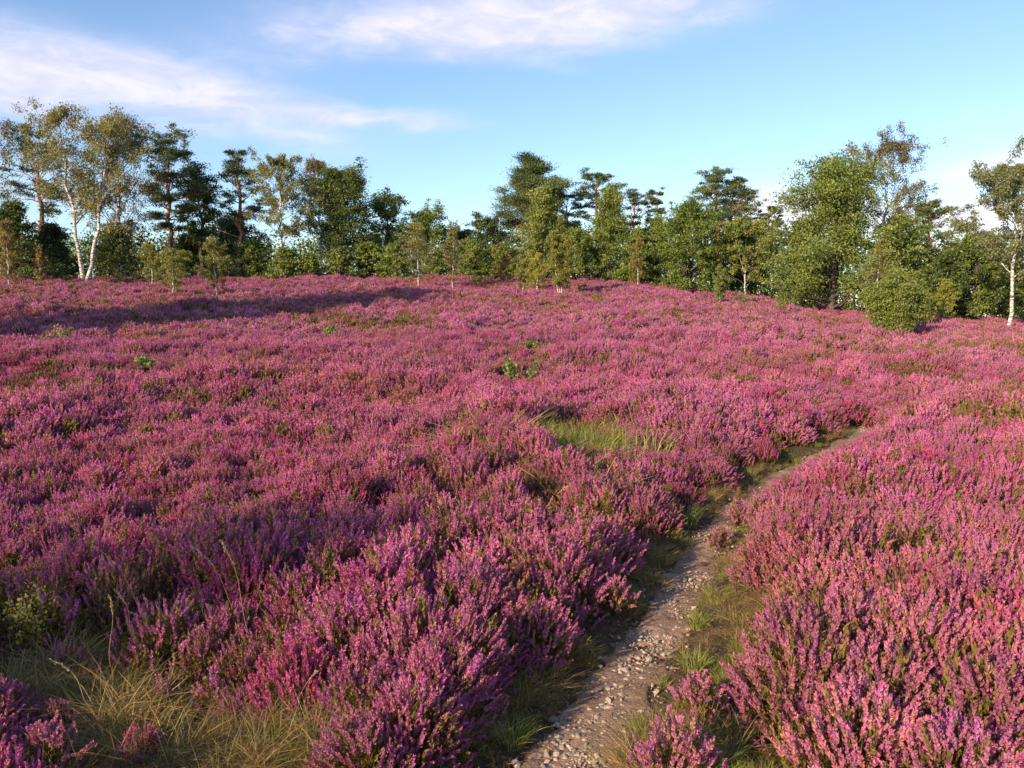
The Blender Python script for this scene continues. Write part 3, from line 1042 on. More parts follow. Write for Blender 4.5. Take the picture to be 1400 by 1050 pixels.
def make_oak(seed, H, W, cb=0.12, cols=OAK, dens=1.0, leaf=0.108, shape='round', lean=(0, 0)):
    t = Tree(seed); r = t.r
    r0 = H * 0.022
    n = 10
    ht = H * 0.86 - (0.12 * W if shape == 'ragged' else 0.0)
    P = np.array([[lean[0] * H * k / n + r.normal(0, 0.012 * H) * (k > 0), lean[1] * H * k / n + r.normal(0, 0.012 * H) * (k > 0), ht * k / n] for k in range(n + 1)])
    t.wood.tube(P, r0 * (1 - np.linspace(0, 1, n + 1)) ** 0.8 + 0.012, 8, (1, 1, 1))
    nb = int(34 * dens)
    for i in range(nb):
        f = cb + (0.93 - cb) * (i + r.random()) / nb
        g = (f - cb) / (1 - cb)
        if shape == 'round': env = math.sin((g * 0.86 + 0.12) * math.pi) ** 0.5
        elif shape == 'cone': env = (1.0 - 0.72 * g) * (0.75 + 0.25 * min(1, g * 5))
        elif shape == 'low': env = (1.0 - g) ** 0.45
        elif shape == 'ragged': env = (1.02 - 0.42 * g) * (0.50 + 0.62 * r.random())
        else: env = 1.0 - 0.55 * abs(g - 0.35)
        L = W * 0.5 * env * (0.75 + 0.5 * r.random())
        a = i * 2.4 + r.normal(0, 0.4)
        el_ = R(28 + 34 * g + 10 * r.normal())
        p0 = at(P, min(1, f / 0.95))
        B = t.limb(p0, rdir(r, a, el_), L, r0 * (1 - f) * 0.45 + 0.012, 0.006, 4, 6, 0.03, 0.16)
        for j in range(5):
            q = at(B, 0.30 + 0.70 * (j + 0.9 * r.random()) / 5)
            S = t.limb(q, rdir(r, a + r.normal(0, 1.0), R(30 + 30 * r.normal())), L * 0.40, 0.010, 0.004, 3, 4, 0.04, 0.2)
            for m in (0.55, 1.0):
                sg = 0.034 * (W + H) / 2 * (0.45 + 0.9 * r.random())
                t.blob(at(S, m), int(min(230, 20 + 1500 * sg * sg)), [sg, sg, sg * 0.6], leaf, cols, 0.62)
    # leader tufts
    for k in range(6):
        B = t.limb(P[-1], rdir(r, r.random() * 6.28, R(60 + 15 * r.normal())), H * 0.13, 0.02, 0.005, 4, 5, 0.05, 0.15)
        for m in (0.5, 0.8, 1.0):
            sg = 0.035 * (W + H) / 2 * (0.6 + 0.5 * r.random())
            t.blob(at(B, m), 40, [sg, sg, sg * 0.8], leaf, cols, 0.62)
    return t.wood.mesh('trunk', [M_BARK], True), t.leaf.mesh('crown', [M_LEAF])


def make_pine(seed, H, W, cb=0.45, cols=PIN, dens=1.0, leaf=0.14, lean=(0, 0), shape='flat', stems=((0, 0),), mat=None):
    t = Tree(seed); r = t.r
    r0 = H * 0.019
    n = 12
    for (sx, sy) in stems:
        P = np.array([[(lean[0] + sx) * H * (k / n) ** 0.9 + r.normal(0, 0.008 * H) * (k > 0), (lean[1] + sy) * H * k / n + r.normal(0, 0.008 * H) * (k > 0), (H - 0.09 * W) * k / n * (1 if (sx, sy) == stems[0] else 0.93)] for k in range(n + 1)])
        t.wood.tube(P, r0 * (1 - np.linspace(0, 1, n + 1)) ** 0.6 + 0.015, 8, (1, 1, 1))
        ws = W / (1 + 0.5 * (len(stems) - 1))
        nb = int(28 * dens)
        tiers = max(5, int(3 + H * (1 - cb) / 0.95))
        tw = 0.70 + 0.55 * r.random(tiers + 1)
        for i in range(nb):
            g = (i + r.random()) / nb
            ti = round(g * tiers)
            g = 0.2 * g + 0.8 * ti / tiers
            f = cb + (1.0 - cb) * g
            if shape == 'flat': env = (0.72 + 0.45 * math.sin(g * math.pi)) * (1.0 if g < 0.75 else 1 - 1.5 * (g - 0.75))
            elif shape == 'cone': env = 1.05 - 0.75 * g
            else: env = 0.5 + 0.7 * g * (1.5 - g)
            L = ws * 0.5 * env * (0.60 + 0.45 * r.random()) * 1.15 * tw[ti]
            a = i * 2.4 + r.normal(0, 0.5)
            B = t.limb(at(P, f), rdir(r, a, R(12 + 30 * g + 10 * r.normal())), L, r0 * (1 - f) * 0.5 + 0.014, 0.008, 4, 6, 0.03, 0.14)
            for j in range(6):
                u_ = 0.40 + 0.60 * (j + 0.8 * r.random()) / 6
                q = at(B, u_)
                S = t.limb(q, rdir(r, a + r.normal(0, 1.1), R(18 + 16 * r.normal())), L * 0.30, 0.012, 0.005, 3, 3, 0.06, 0.15)
                sg = 0.050 * ws * (0.7 + 0.6 * r.random())
                k_ = int(min(330, max(60, 2400 * sg * sg)) * (0.6 + 0.8 * r.random()))
                c = at(S, 0.9) + np.array([0, 0, 0.03])
                p = c + r.normal(0, 1, (k_, 3)) * [sg * 0.85, sg * 0.85, sg * 0.36]
                aa = unit((p - c) * [1, 1, 1.2] + r.normal(0, 0.35 * sg, (k_, 3)) + [0, 0, sg * 0.9])
                bb = unit(np.cross(aa, r.normal(0, 1, (k_, 3))))
                s = leaf * (0.7 + 0.6 * r.random(k_))
                cc = np.asarray(cols)[r.integers(0, len(cols))] * (0.75 + 0.5 * r.random((k_, 1)))
                t.leaf.leaves(p, aa * (s / 2)[:, None], bb * (s / 2 * 0.30)[:, None], cc)
        # a few dead snags below the crown
        for k in range(5):
            f = cb * (0.55 + 0.42 * r.random())
            t.limb(at(P, f), rdir(r, r.random() * 6.28, R(5 + 15 * r.normal())), ws * 0.2 * r.random() + 0.2, 0.025, 0.006, 3, 4, 0, 0.2)
    return t.wood.mesh('trunk', [mat or M_PINE], True), t.leaf.mesh('crown', [M_NEEDLE])


def tree_at(name, x, y, meshes, label, cat, group=None, rz=0.0, sink=0.05):
    root = bpy.data.objects.new(name, None)
    COL.objects.link(root)
    root.location = (x, y, gz(x, y) - sink)
    root.rotation_euler = (0, 0, rz)
    root.empty_display_size = 0.3
    tk, cr = meshes
    link('trunk', tk, root); link('crown', cr, root)
    tag(root, label, cat, group)
    return root


def place(px, dist=None, base=None):
    """ground point in the column of a photograph pixel, at a distance or where its foot is seen"""
    if base is not None:
        return flat_pt(px, base, 0.22)
    d = pix_dir(px, 400); h = math.hypot(d.x, d.y)
    return d.x / h * dist, d.y / h * dist


def height_for(x, y, top):
    """tree height whose top is seen at that photograph row"""
    r = math.hypot(x, y); c, s = math.cos(PITCH), math.sin(PITCH)
    Y = -(top - 525.0) / F
    fw, up = c + Y * s, Y * c - s
    return CAM_Z + up / fw * y - gz(x, y) + 0.05


def width_for(x, y, wpx):
    return wpx * y / F


# kind, pixel column, distance (or None), foot row (or None), top row, crown width in pixels, options, label
GW = 'wood along the skyline'
TREES = [
    # ---- left wood
    ('birch', 2, 56, None, 143, 92, dict(cb=0.32, cols=BIRD, dens=0.75, gap=2.5), 'thin tall birch cut by the left edge of the photo, airy grey crown'),
    ('pine', 62, 56, None, 190, 78, dict(cb=0.55, cols=PIN), 'pine behind the big two-stemmed birch, bare dark trunk left of it'),
    ('birch2', 117, None, 379, 121, 128, dict(), 'tallest birch, two white stems from one foot, on the left skyline'),
    ('birch', 168, 53, None, 137, 112, dict(cb=0.24, cols=BIRD, dens=1.15), 'broad dark birch right behind the two-stemmed white one'),
    ('oak', 22, 50, None, 276, 90, dict(cb=0.02, cols=[(0.05, 0.075, 0.018), (0.07, 0.095, 0.022), (0.036, 0.055, 0.015)], shape='low'), 'rounded green tree under the leftmost birch at the photo edge'),
    ('oak', 76, 51, None, 306, 78, dict(cb=0.0, cols=[(0.022, 0.042, 0.020), (0.03, 0.05, 0.022)], shape='low', leaf=0.1), 'dense blue-green bush left of the foot of the white birch stems'),
    ('oak', 160, 50, None, 312, 90, dict(cb=0.0, cols=OAKD, shape='low'), 'very dark rounded bush right of the foot of the white birch stems'),
    ('ybirch', 13, 46, None, 292, 44, dict(cols=YRED), 'brownish young birch at the very left edge of the photo'),
    ('ybirch', 56, 46, None, 330, 26, dict(cols=YRED), 'small thin russet birch left of the blue-green bush'),
    ('pine', 236, 52, None, 198, 86, dict(cb=0.42, cols=[(0.045, 0.068, 0.026), (0.062, 0.086, 0.032)], dens=1.3, shape='top'), 'dark round-topped pine between the big birches and the sparse pine'),
    ('oak', 276, 54, None, 222, 56, dict(cb=0.38, cols=OAKD, dens=0.7), 'thin dark tree leaning beside the round-topped pine'),
    ('pine', 330, 52, None, 207, 80, dict(cb=0.30, cols=[(0.045, 0.065, 0.032), (0.06, 0.078, 0.036)], dens=0.95, shape='cone'), 'sparse open pine with long limbs left of the slim brown birch'),
    ('birch', 386, 50, None, 195, 70, dict(cb=0.28, cols=BIR, dens=0.9), 'slim brown-green birch with one pale trunk next to the sparse pine'),
    ('birch', 440, 54, None, 200, 62, dict(cb=0.30, cols=BIRD, dens=0.9), 'dusky birch top rising behind the wide dark oak'),
    ('oak', 468, 51, None, 234, 104, dict(cb=0.22, cols=[(0.055, 0.08, 0.022), (0.085, 0.11, 0.028), (0.04, 0.06, 0.018)], dens=1.35), 'wide dark oak, the largest broadleaf tree of the left wood'),
    ('oak', 532, 53, None, 266, 72, dict(cb=0.12, cols=OAK, dens=0.9), 'grey-green oak on the slope of the treeline right of the wide dark oak'),
    ('oak', 318, 56, None, 300, 110, dict(cb=0.0, cols=OAKD, shape='low'), 'dark thicket of leaves at the foot of the sparse open pine'),
    ('oak', 584, 53, None, 287, 76, dict(cb=0.1, cols=OAK, dens=0.9), 'low oak behind the pair of young white-stemmed birches'),
    ('oak', 262, 56, None, 322, 80, dict(cb=0.0, cols=OAKD, shape='low'), 'dark bush behind the yellowish young birches on the left'),
    ('oak', 392, 49, None, 340, 46, dict(cb=0.0, cols=YGRN, shape='low', leaf=0.10), 'bright green bush at the foot of the slim brown birch'),
    ('oak', 424, 49, None, 348, 40, dict(cb=0.0, cols=OAK, shape='low', leaf=0.10), 'small green bush left of the trunk of the wide dark oak'),
    ('oak', 466, 49, None, 340, 46, dict(cb=0.02, cols=YGRN, shape='low', leaf=0.10), 'little bright oak standing under the wide dark oak'),
    ('oak', 505, 50, None, 335, 60, dict(cb=0.0, cols=OAK, shape='low', leaf=0.11), 'green undergrowth bush below the grey-green oak'),
    ('ybirch', 209, 46, None, 330, 42, dict(cols=YBIR), 'yellow-green young birch left of the low spreading one'),
    ('ybirch', 237, None, 404, 338, 62, dict(cols=YBIR), 'low spreading young birch on a short white stem left of the leaning one'),
    ('ybirch', 297, None, 404, 318, 52, dict(cols=YBIR, lean=(-0.06, 0)), 'yellow young birch with a leaning white stem, alone on the left heath'),
    ('ybirch', 572, None, 394, 297, 70, dict(cols=YBIR + BIR), 'olive young birch with white stem, left one of the pair in mid skyline'),
    ('ybirch', 620, None, 396, 302, 58, dict(cols=BIR), 'young birch with white forked foot, right one of the pair in mid skyline'),
    # ---- middle
    ('oak', 664, 54, None, 297, 60, dict(cb=0.1, cols=OAKD + [(0.07, 0.08, 0.05)], dens=0.8), 'dull grey-green oak with thin twigs left of the tallest pine'),
    ('oak', 630, 55, None, 318, 70, dict(cb=0.05, cols=OAKD, dens=0.8), 'dark low tree filling behind the right young birch'),
    ('pine', 726, 54, None, 217, 132, dict(cb=0.34, cols=PIN + [(0.07, 0.085, 0.03)], dens=1.7, shape='cone'), 'tallest pine of the middle wood with layered blue-green boughs'),
    ('oak', 742, 50, None, 252, 72, dict(cb=0.05, cols=[(0.13, 0.155, 0.042), (0.10, 0.13, 0.036), (0.16, 0.18, 0.055)], shape='cone', dens=1.2), 'pale green oak standing in front of the tallest pine'),
    ('pine', 815, 55, None, 240, 58, dict(cb=0.6, cols=PIN, dens=0.9), 'pine with a small flat crown peering over the pointed oak'),
    ('pine', 775, 56, None, 268, 60, dict(cb=0.5, cols=PIN, dens=0.9), 'dark pine shoulder between the tallest pine and the pointed oak'),
    ('oak', 832, 51, None, 249, 80, dict(cb=0.03, cols=OAK, shape='cone', dens=1.3), 'pointed green oak right of the tallest pine'),
    ('pine', 866, 55, None, 272, 58, dict(cb=0.45, cols=PIN, dens=0.9), 'dark low pine between the pointed oak and the small fluffy pine'),
    ('pine', 896, 53, None, 263, 46, dict(cb=0.3, cols=[(0.07, 0.09, 0.04), (0.055, 0.078, 0.035)], dens=1.0, shape='cone'), 'small fluffy pine with pointed top left of the round dense oak'),
    ('oak', 790, 50, None, 318, 80, dict(cb=0.0, cols=OAK, shape='low'), 'green bushy oak at the foot of the pointed oak'),
    ('oak', 872, 50, None, 312, 60, dict(cb=0.0, cols=OAK, shape='low'), 'green bushy oak behind the russet young birch'),
    ('oak', 939, 47, None, 287, 98, dict(cb=0.0, cols=[(0.075, 0.11, 0.026), (0.095, 0.13, 0.03)], shape='round', dens=1.5), 'round dense oak reaching down to the heather in the middle right'),
    ('oak', 686, 49, None, 335, 62, dict(cb=0.0, cols=YGRN, shape='low', leaf=0.1), 'light green bushes below the grey-green oak in mid skyline'),
    ('ybirch', 690, 46, None, 342, 26, dict(cols=YRED), 'small reddish birch left of the pale green oak'),
    ('ybirch', 715, None, 397, 345, 34, dict(cols=YBIR), 'short yellow birch left of the leaning bright one'),
    ('ybirch', 733, None, 401, 341, 44, dict(cols=[(0.19, 0.185, 0.035), (0.15, 0.16, 0.033)], lean=(0.07, 0)), 'bright yellow-green birch with leaning stem below the tallest pine'),
    ('ybirch3', 765, None, 404, 308, 52, dict(cols=YBIR), 'multi-stemmed young birch right of the bright leaning birch'),
    ('ybirch', 872, None, 388, 317, 28, dict(cols=YRED), 'slender russet birch with pale stem before the middle wood'),
    ('oak', 540, 49, None, 338, 56, dict(cb=0.0, cols=OAK, shape='low', leaf=0.1), 'green bush at the skyline left of the pair of young birches'),
    ('oak', 648, 49, None, 330, 60, dict(cb=0.0, cols=OAK, shape='low', leaf=0.1), 'green bush at the skyline right of the pair of young birches'),
    ('oak', 768, 52, None, 300, 60, dict(cb=0.0, cols=OAK, shape='cone', leaf=0.1), 'leafy young oak between the pale green oak and the pointed oak'),
    ('oak', 900, 51, None, 296, 66, dict(cb=0.0, cols=OAK, shape='cone', leaf=0.1), 'leafy young oak under the small fluffy pine'),
    ('oak', 1030, 52, None, 310, 70, dict(cb=0.0, cols=OAK, shape='round'), 'leafy oak behind the bushy birch with forked pale stems'),
    ('oak', 348, 51, None, 330, 60, dict(cb=0.0, cols=OAKD + OAK, shape='low'), 'dark green bush left of the slim brown birch'),
    # ---- right
    ('pine2', 985, 54, None, 234, 108, dict(), 'pair-trunked pine with orange stems and broad crown against the cloud'),
    ('pine', 1048, 55, None, 288, 46, dict(cb=0.5, cols=PIN, dens=0.8), 'low pine crown right of the orange-stemmed pine'),
    ('birch', 1018, 47, None, 300, 72, dict(cb=0.2, cols=BIR + OAK, dens=1.0, leaf=0.1), 'bushy birch with forked pale stems below the orange-stemmed pine'),
    ('oak', 1000, 50, None, 325, 80, dict(cb=0.0, cols=OAKD + OAK, shape='low'), 'dark undergrowth oak behind the small bright birch'),
    ('ybirch', 984, None, 417, 357, 32, dict(cols=YGRN, cb=0.12), 'small bright green birch alone before the round dense oak'),
    ('oak', 1095, 46, None, 316, 92, dict(cb=0.0, cols=[(0.10, 0.135, 0.036), (0.13, 0.16, 0.045)], shape='round', dens=1.2), 'spreading light oak at the left side of the tall leafy oak'),
    ('oaktall', 1140, 45, None, 206, 132, dict(), 'tallest leafy oak on the right with open ragged top'),
    ('birch', 1206, 51, None, 171, 92, dict(cb=0.42, cols=[(0.10, 0.090, 0.055), (0.085, 0.082, 0.045)], dens=1.0, gap=2.0), 'high brownish birch rising behind the tallest leafy oak'),
    ('pine', 1268, 50, None, 280, 84, dict(cb=0.35, cols=PIN, dens=1.2), 'rounded pine right of the high brownish birch'),
    ('oak', 1225, 46, None, 300, 90, dict(cb=0.05, cols=OAK, dens=1.1), 'dark green oak behind the isolated bushy birch'),
    ('oak', 1333, 46, None, 318, 84, dict(cb=0.02, cols=OAK + OAKD, dens=1.3), 'oak between the rounded pine and the white birch at the right edge'),
    ('oak', 1290, 45, None, 345, 72, dict(cb=0.0, cols=OAKD + [(0.06, 0.085, 0.02)], shape='low'), 'dark bush under the rounded pine on the right'),
    ('oak', 1382, 48, None, 352, 70, dict(cb=0.0, cols=OAK, shape='low'), 'green bush behind the trunk of the right edge birch'),
    ('ybirch', 1292, 42, None, 378, 44, dict(cols=[(0.16, 0.165, 0.03), (0.13, 0.14, 0.028)]), 'yellow-green bushy birch right of the isolated bushy birch'),
    ('birch', 1384, 39, None, 203, 106, dict(cb=0.34, cols=[(0.115, 0.125, 0.070), (0.095, 0.11, 0.055)], dens=1.1, gap=1.0), 'white-stemmed birch at the right edge of the photo'),
    ('ybirch', 1200, 34, None, 316, 62, dict(cols=BIR + YBIR, cb=0.18), 'tall slim olive birch just behind the isolated bushy birch'),
    ('bush', 1221, None, 458, 358, 112, dict(), 'isolated bushy green birch on the right heath, wider than tall'),
    ('oak', 1245, 38, None, 372, 60, dict(cb=0.0, cols=YGRN, shape='low', leaf=0.09), 'green bush touching the right side behind the isolated birch'),
]
for i, (kind, px, dist, foot, top, wpx, opt, label) in enumerate(TREES):
    x, y = place(px, dist, foot)
    H = height_for(x, y, top); W = width_for(x, y, wpx)
    seed = 500 + i * 13
    opt = dict(opt)
    if kind == 'birch': ms, nm, cat = make_birch(seed, H, W, **opt), 'birch_tree', 'birch'
    elif kind == 'birch2': ms, nm, cat = make_birch(seed, H, W, 0.34, [(0.13, 0.13, 0.055), (0.16, 0.145, 0.065), (0.11, 0.11, 0.045)], 0.85, stems=((-0.10, 0), (0.14, 0.03)), gap=2.0), 'birch_tree', 'birch'
    elif kind == 'ybirch':
        opt.setdefault('cb', 0.13)
        ms, nm, cat = make_birch(seed, H, W, young=True, leaf=0.055, dens=0.92, trunk_r=0.036, **opt), 'young_birch', 'young birch'
    elif kind == 'ybirch3': ms, nm, cat = make_birch(seed, H, W * 1.2, 0.18, young=True, leaf=0.065, dens=0.8, trunk_r=0.03, stems=((-0.10, 0), (0.12, 0), (0.02, .08)), **opt), 'young_birch', 'young birch'
    elif kind == 'bush': ms, nm, cat = make_birch(seed, H, W * 1.55, 0.03, YGRN + [(0.13, 0.15, 0.04)], 0.80, 0.060, ((-0.02, 0), (-0.34, 0), (0.20, 0.05), (-0.16, -0.12), (0.08, 0.22), (0.36, -0.05), (0.02, -0.26), (0.27, 0.15), (-0.25, 0.15)), 0.025, young=True), 'young_birch', 'young birch'
    elif kind == 'oak': ms, nm, cat = make_oak(seed, H, W, **opt), ('green_bush' if opt.get('shape') == 'low' else 'oak_tree'), ('bush' if opt.get('shape') == 'low' else 'oak')
    elif kind == 'oaktall': ms, nm, cat = make_oak(seed, H, W * 1.70, 0.04, [(0.10, 0.135, 0.036), (0.125, 0.155, 0.045), (0.08, 0.11, 0.03)], 1.15, 0.115, 'ragged'), 'oak_tree', 'oak'
    elif kind == 'pine': ms, nm, cat = make_pine(seed, H, W, **opt), 'pine_tree', 'pine'
    elif kind == 'pine2': ms, nm, cat = make_pine(seed, H, W, 0.50, PIN + [(0.08, 0.10, 0.035)], 1.1, stems=((-0.06, 0), (0.09, 0.02))), 'pine_tree', 'pine'
    tree_at(nm, x, y, ms, label, cat, GW if dist else 'young birches standing in the heather')

# a farther belt of wood behind the skyline trees, one dark mass
def far_wood():
    t = Tree(4242); r = t.r
    for i in range(190):
        px = -300 + 2000 * i / 190 + r.normal(0, 6)
        dist = 60 + 22 * r.random()
        x, y = place(px, dist)
        top = np.interp(px, [0, 200, 400, 600, 900, 1400], [325, 332, 330, 325, 312, 335]) + r.normal(0, 9)
        H = height_for(x, y, top); z0 = gz(x, y)
        t.limb([x, y, z0], [0, 0, 1], H * 0.8, 0.16, 0.03, 4, 4, 0, 0.04)
        for k in range(24):
            f = r.random()
            rr = 1.7 * (1 - 0.6 * f)
            t.blob([x + r.normal(0, rr), y + r.normal(0, 1.3), z0 + H * (0.08 + 0.9 * f)], 40, [0.7, 0.7, 0.45], 0.20, OAKD + OAK, 0.7)
    w_ = t.wood.mesh('woodland', [M_BARK]); l_ = t.leaf
    l_.V += t.wood.V; l_.Q += [q + l_.n for q in t.wood.Q]; l_.C += t.wood.C; l_.M += [m + 1 for m in t.wood.M]
    me = l_.mesh('woodland', [M_LEAF, M_BARK])
    bpy.data.meshes.remove(w_)
    tag(link('woodland', me), 'dark far wood seen between the skyline trunks', 'woodland', kind='stuff')


far_wood()

# trees just outside the left of the frame: their long shadows cross the heath
def row_outside():
    A = flat_pt(0, 455, 0.25); Mi = flat_pt(290, 428, 0.25); B = flat_pt(560, 402, 0.25)
    hx, hy = math.sin(SUN_HEAD), math.cos(SUN_HEAD)
    words = ['nearest the viewpoint', 'second from the viewpoint', 'third from the viewpoint', 'fourth from the viewpoint', 'fifth from the viewpoint', 'in the middle of the row', 'fifth from the wood', 'fourth from the wood', 'third from the wood', 'second from the wood', 'nearest the wood']
    n = 11
    for i in range(n):
        s_ = i / (n - 1) * 1.86
        P, Q, f = (A, Mi, s_) if s_ < 1 else (Mi, B, s_ - 1)
        tx, ty = P[0] + (Q[0] - P[0]) * f, P[1] + (Q[1] - P[1]) * f
        L = 15 + 8 * i / (n - 1)
        x, y = tx - hx * L, ty - hy * L
        H = gz(tx, ty) + 0.3 - gz(x, y) + L * math.tan(SUN_ELEV) + 0.9
        ms = make_pine(900 + i, H, 3.9, 0.70, dens=1.2)
        tree_at('pine_tree', x, y, ms, 'tall bare-stemmed pine in the row beyond the left edge, ' + words[i], 'pine', 'trees beside the heath outside the frame')
    for i, (px, py, L, sz) in enumerate([(30, 845, 23, 1.35)]):
        tx, ty = flat_pt(px, py, 0.2)
        x, y = tx - hx * L, ty - hy * L
        ms = make_oak(940 + i, 0.3 + L * math.tan(SUN_ELEV) + 0.8, sz, 0.80, dens=0.55)
        tree_at('oak_tree', x, y, ms, ['oak behind the viewpoint shading the near left heather', 'oak left behind the viewpoint shading the heather above the dry grass'][i], 'oak', 'trees beside the heath outside the frame')


row_outside()

# ------------------------------------------------------------------ saplings and small plants on the heath


def make_sapling(seed, H, W, cols, leaf=0.05, n=9):
    t = Tree(seed); r = t.r
    for s in range(n):
        a = r.random() * 6.28
        P = t.limb([r.normal(0, 0.03), r.normal(0, 0.03), 0], rdir(r, a, R(52 + 28 * r.random())), H * (0.75 + 0.4 * r.random()), 0.008, 0.003, 4, 6, 0.06, 0.12)
        for m in np.linspace(0.3, 1, 9):
            t.blob(at(P, m), 9, [W * 0.07, W * 0.07, H * 0.05], leaf, cols, 0.6)
    return t.wood.mesh('stem', [M_BARK], True), t.leaf.mesh('leaves', [M_LEAF])


SAP = [
    (85, 472, 26, 34, YGRN, 'leafy green sapling in the heather at the left, largest of the low ones'),
    (197, 512, 16, 26, OAK, 'small green sapling in the heather below the long shadow'),
    (320, 524, 12, 26, YGRN, 'flat green seedling in the left heath before the darker band'),
    (509, 511, 16, 28, OAK, 'dark green seedling in the heather left of the pale grass stalks'),
    (706, 520, 38, 50, YGRN, 'green oak sapling with upright tip in the middle of the heath'),
    (730, 474, 14, 30, YGRN, 'light green seedling above the upright oak sapling'),
    (452, 456, 14, 28, OAK, 'green seedling in the lit heather below the long shadow, left of centre'),
    (157, 384, 20, 18, YGRN, 'tiny sapling before the dark bush on the left skyline'),
    (614, 518, 10, 22, YGRN, 'tiny seedling left of the upright oak sapling'),
    (1020, 418, 24, 34, OAK, 'low green shoot right of the small bright birch'),
    (905, 388, 12, 26, OAK, 'low green shoot by the foot of the round dense oak'),
]
for i, (px, py, hp, wp, cols, lab) in enumerate(SAP):
    x, y = flat_pt(px, py, 0.25)
    s = y / F
    tk, lv = make_sapling(1300 + i, hp * s + 0.22, wp * s, cols, 0.06)
    root = bpy.data.objects.new('sapling', None); COL.objects.link(root)
    root.location = (x, y, gz(x, y) - 0.02)
    link('stem', tk, root); link('leaves', lv, root)
    tag(root, lab, 'sapling', 'low saplings in the heather')

# the yellow-green broom shoot in the near left corner
x, y = flat_pt(42, 905, 0.0)
tk, lv = make_sapling(1400, 0.30, 0.22, [(0.30, 0.27, 0.04), (0.19, 0.21, 0.04), (0.36, 0.25, 0.05)], 0.018, 14)
root = bpy.data.objects.new('sapling', None); COL.objects.link(root); root.location = (x, y, gz(x, y))
link('stem', tk, root); link('leaves', lv, root)
tag(root, 'yellow-green leafy shoot in the dark heather at the near left corner', 'sapling')

# ------------------------------------------------------------------ single heather plants at the path
rng = np.random.default_rng(222)
LONE = [
    (1010, 706, 0.13, 0.24, 60, 'small pink heather plant on the path edge at the bend, right one of three'),
    (985, 738, 0.10, 0.20, 40, 'low heather sprig growing in the path itself below the bend'),
    (1040, 715, 0.15, 0.26, 70, 'pink heather plant at the right lip of the path beside the small one'),
    (955, 985, 0.13, 0.22, 60, 'thin pale reddish heather plant among the verge tufts, near right of path'),
    (925, 1075, 0.19, 0.30, 110, 'bright violet heather plant at the bottom edge right of the path'),
    (838, 835, 0.14, 0.22, 70, 'deep magenta heather plant leaning over the left edge of the path'),
    (290, 985, 0.10, 0.22, 40, 'lone violet heather sprig in the dry grass, near left'),
    (60, 1080, 0.18, 0.26, 80, 'brownish pink heather plant in the bottom left corner'),
]
for i, (px, py, r0, h0, n, lab) in enumerate(LONE):
    x, y = flat_pt(px, py, 0.0)
    me = heather_mesh(rng, n, 0, [M_FLOWER, M_GREEN], r0, h0, 0.9)
    o = link('heather_plant', me, None, (x, y, gz(x, y) - 0.01))
    tag(o, lab, 'heather', 'single heather plants beside the path')

# ------------------------------------------------------------------ single grass tufts and stalks
rng = np.random.default_rng(333)
TUFT = [
    (955, 850, 0.11, GREENY, 'bright green tuft beside the path opposite the ochre stone'),
    (948, 915, 0.11, GREENY, 'green tuft in the verge, middle of three along the near path'),
    (1005, 950, 0.13, GREENY, 'rounded green tuft at the right of the verge below the heather'),
    (885, 1000, 0.12, GREENY, 'yellow-green tuft at the lower verge near the bottom of the photo'),
    (990, 995, 0.07, [(0.10, 0.15, 0.03), (0.14, 0.20, 0.04)], 'small dark green tuft beside the violet heather plant'),
    (700, 1005, 0.12, GREENY, 'green tuft at the left edge of the path under the heather'),
    (935, 715, 0.22, [(0.13, 0.17, 0.04), (0.20, 0.22, 0.07)], 'tall blue-green tuft at the left edge of the bend'),
    (340, 1010, 0.22, STRAW + GREENY, 'large arching straw tuft at the bottom, left of centre'),
    (170, 1040, 0.22, STRAW, 'large dry tuft in the bottom left corner'),
    (430, 1050, 0.20, STRAW + GREENY, 'arching green-gold tuft at the bottom beside the heather'),
    (90, 960, 0.18, STRAW, 'brown dry tuft at the left side in front of the yellow shoot'),
    (800, 650, 0.30, GREENY, 'bright green tuft in the grassy opening in the middle of the heather'),
    (770, 560, 0.28, [(0.30, 0.30, 0.05), (0.36, 0.33, 0.08)], 'yellow-green tuft in the heather above the grassy opening'),
    (540, 525, 0.62, STRAW, 'pale straw tuft standing in the heather left of the upright oak sapling'),
    (820, 625, 0.30, GREENY, 'dark green tuft at the back of the grassy opening'),
]
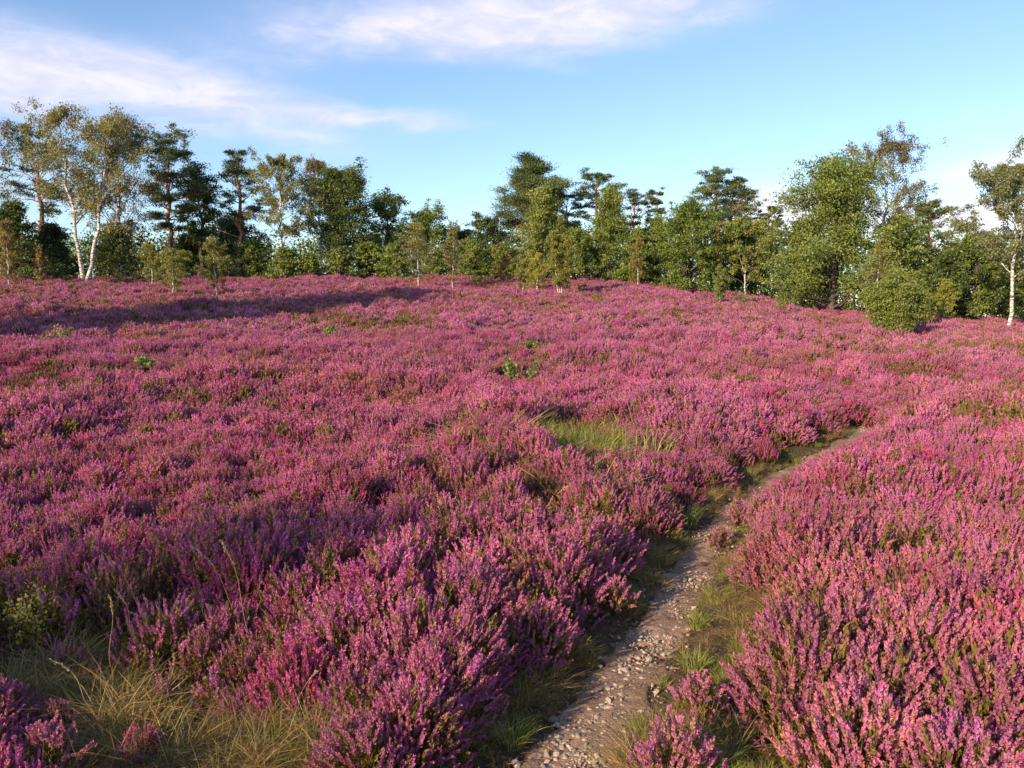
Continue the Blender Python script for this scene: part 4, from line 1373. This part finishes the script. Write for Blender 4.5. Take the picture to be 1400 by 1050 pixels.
for i, (px, py, L, cols, lab) in enumerate(TUFT):
    x, y = flat_pt(px, py, 0.0)
    me = grass_mesh(rng, 230, [M_GRASS], L, L * 0.45, 0.75, cols, 0.0014 + 0.0009 * max(0, y - 4) * 0.3, 4)
    o = link('grass_tuft', me, None, (x, y, gz(x, y)))
    tag(o, lab, 'grass tuft', 'grass tufts beside the path and in the openings')


def stalk_mesh(r, H, lx):
    g = Geo()
    n = 10
    P = np.array([[lx * (k / n) ** 2.2 * H, 0.02 * math.sin(k), H * (k / n) * (1 - 0.10 * abs(lx) * (k / n))] for k in range(n + 1)])
    g.tube(P, np.linspace(0.0016, 0.0008, n + 1), 4, (0.50, 0.34, 0.16))
    k = 46
    t_ = 0.80 + 0.2 * r.random(k)
    c = np.array([at(P, q) for q in t_]) + r.normal(0, 0.0028, (k, 3))
    a = unit(np.gradient(P, axis=0)[-1] + r.normal(0, 0.01, (k, 3))) * 0.007
    b = unit(np.cross(a, r.normal(0, 1, (k, 3)))) * 0.0018
    g.leaves(c, a, b, np.array([0.55, 0.40, 0.22]) * (0.7 + 0.6 * r.random((k, 1))))
    return g.mesh('grass_stalk', [M_GRASS])


STALK = [
    (155, 965, 0.48, 0.02, 'upright dry grass stalk in the left foreground, straightest one'),
    (190, 920, 0.40, -0.22, 'dry grass stalk leaning left beside the upright one'),
    (210, 905, 0.60, -0.45, 'long arching dry grass stalk bending left above the others'),
    (330, 890, 0.55, -0.40, 'thin tan stalk slanting left across the pink heather'),
    (345, 930, 0.66, -0.18, 'tall thin stalk rising through the heather, near left of centre'),
    (232, 990, 0.30, 0.10, 'short dry stalk in the straw tufts at the bottom left'),
    (135, 1010, 0.34, -0.5, 'dry stalk bent low over the bottom left corner'),
    (614, 625, 0.62, -0.30, 'pale thin stalk leaning left in the mid heather'),
    (400, 1000, 0.26, 0.4, 'short golden stalk leaning right beside the green-gold tuft'),
]
rng = np.random.default_rng(444)
for i, (px, py, H, lx, lab) in enumerate(STALK):
    x, y = flat_pt(px, py, 0.0)
    o = link('grass_stalk', stalk_mesh(rng, H, lx), None, (x, y, gz(x, y)))
    tag(o, lab, 'grass stalk', 'dry grass stalks in the foreground')
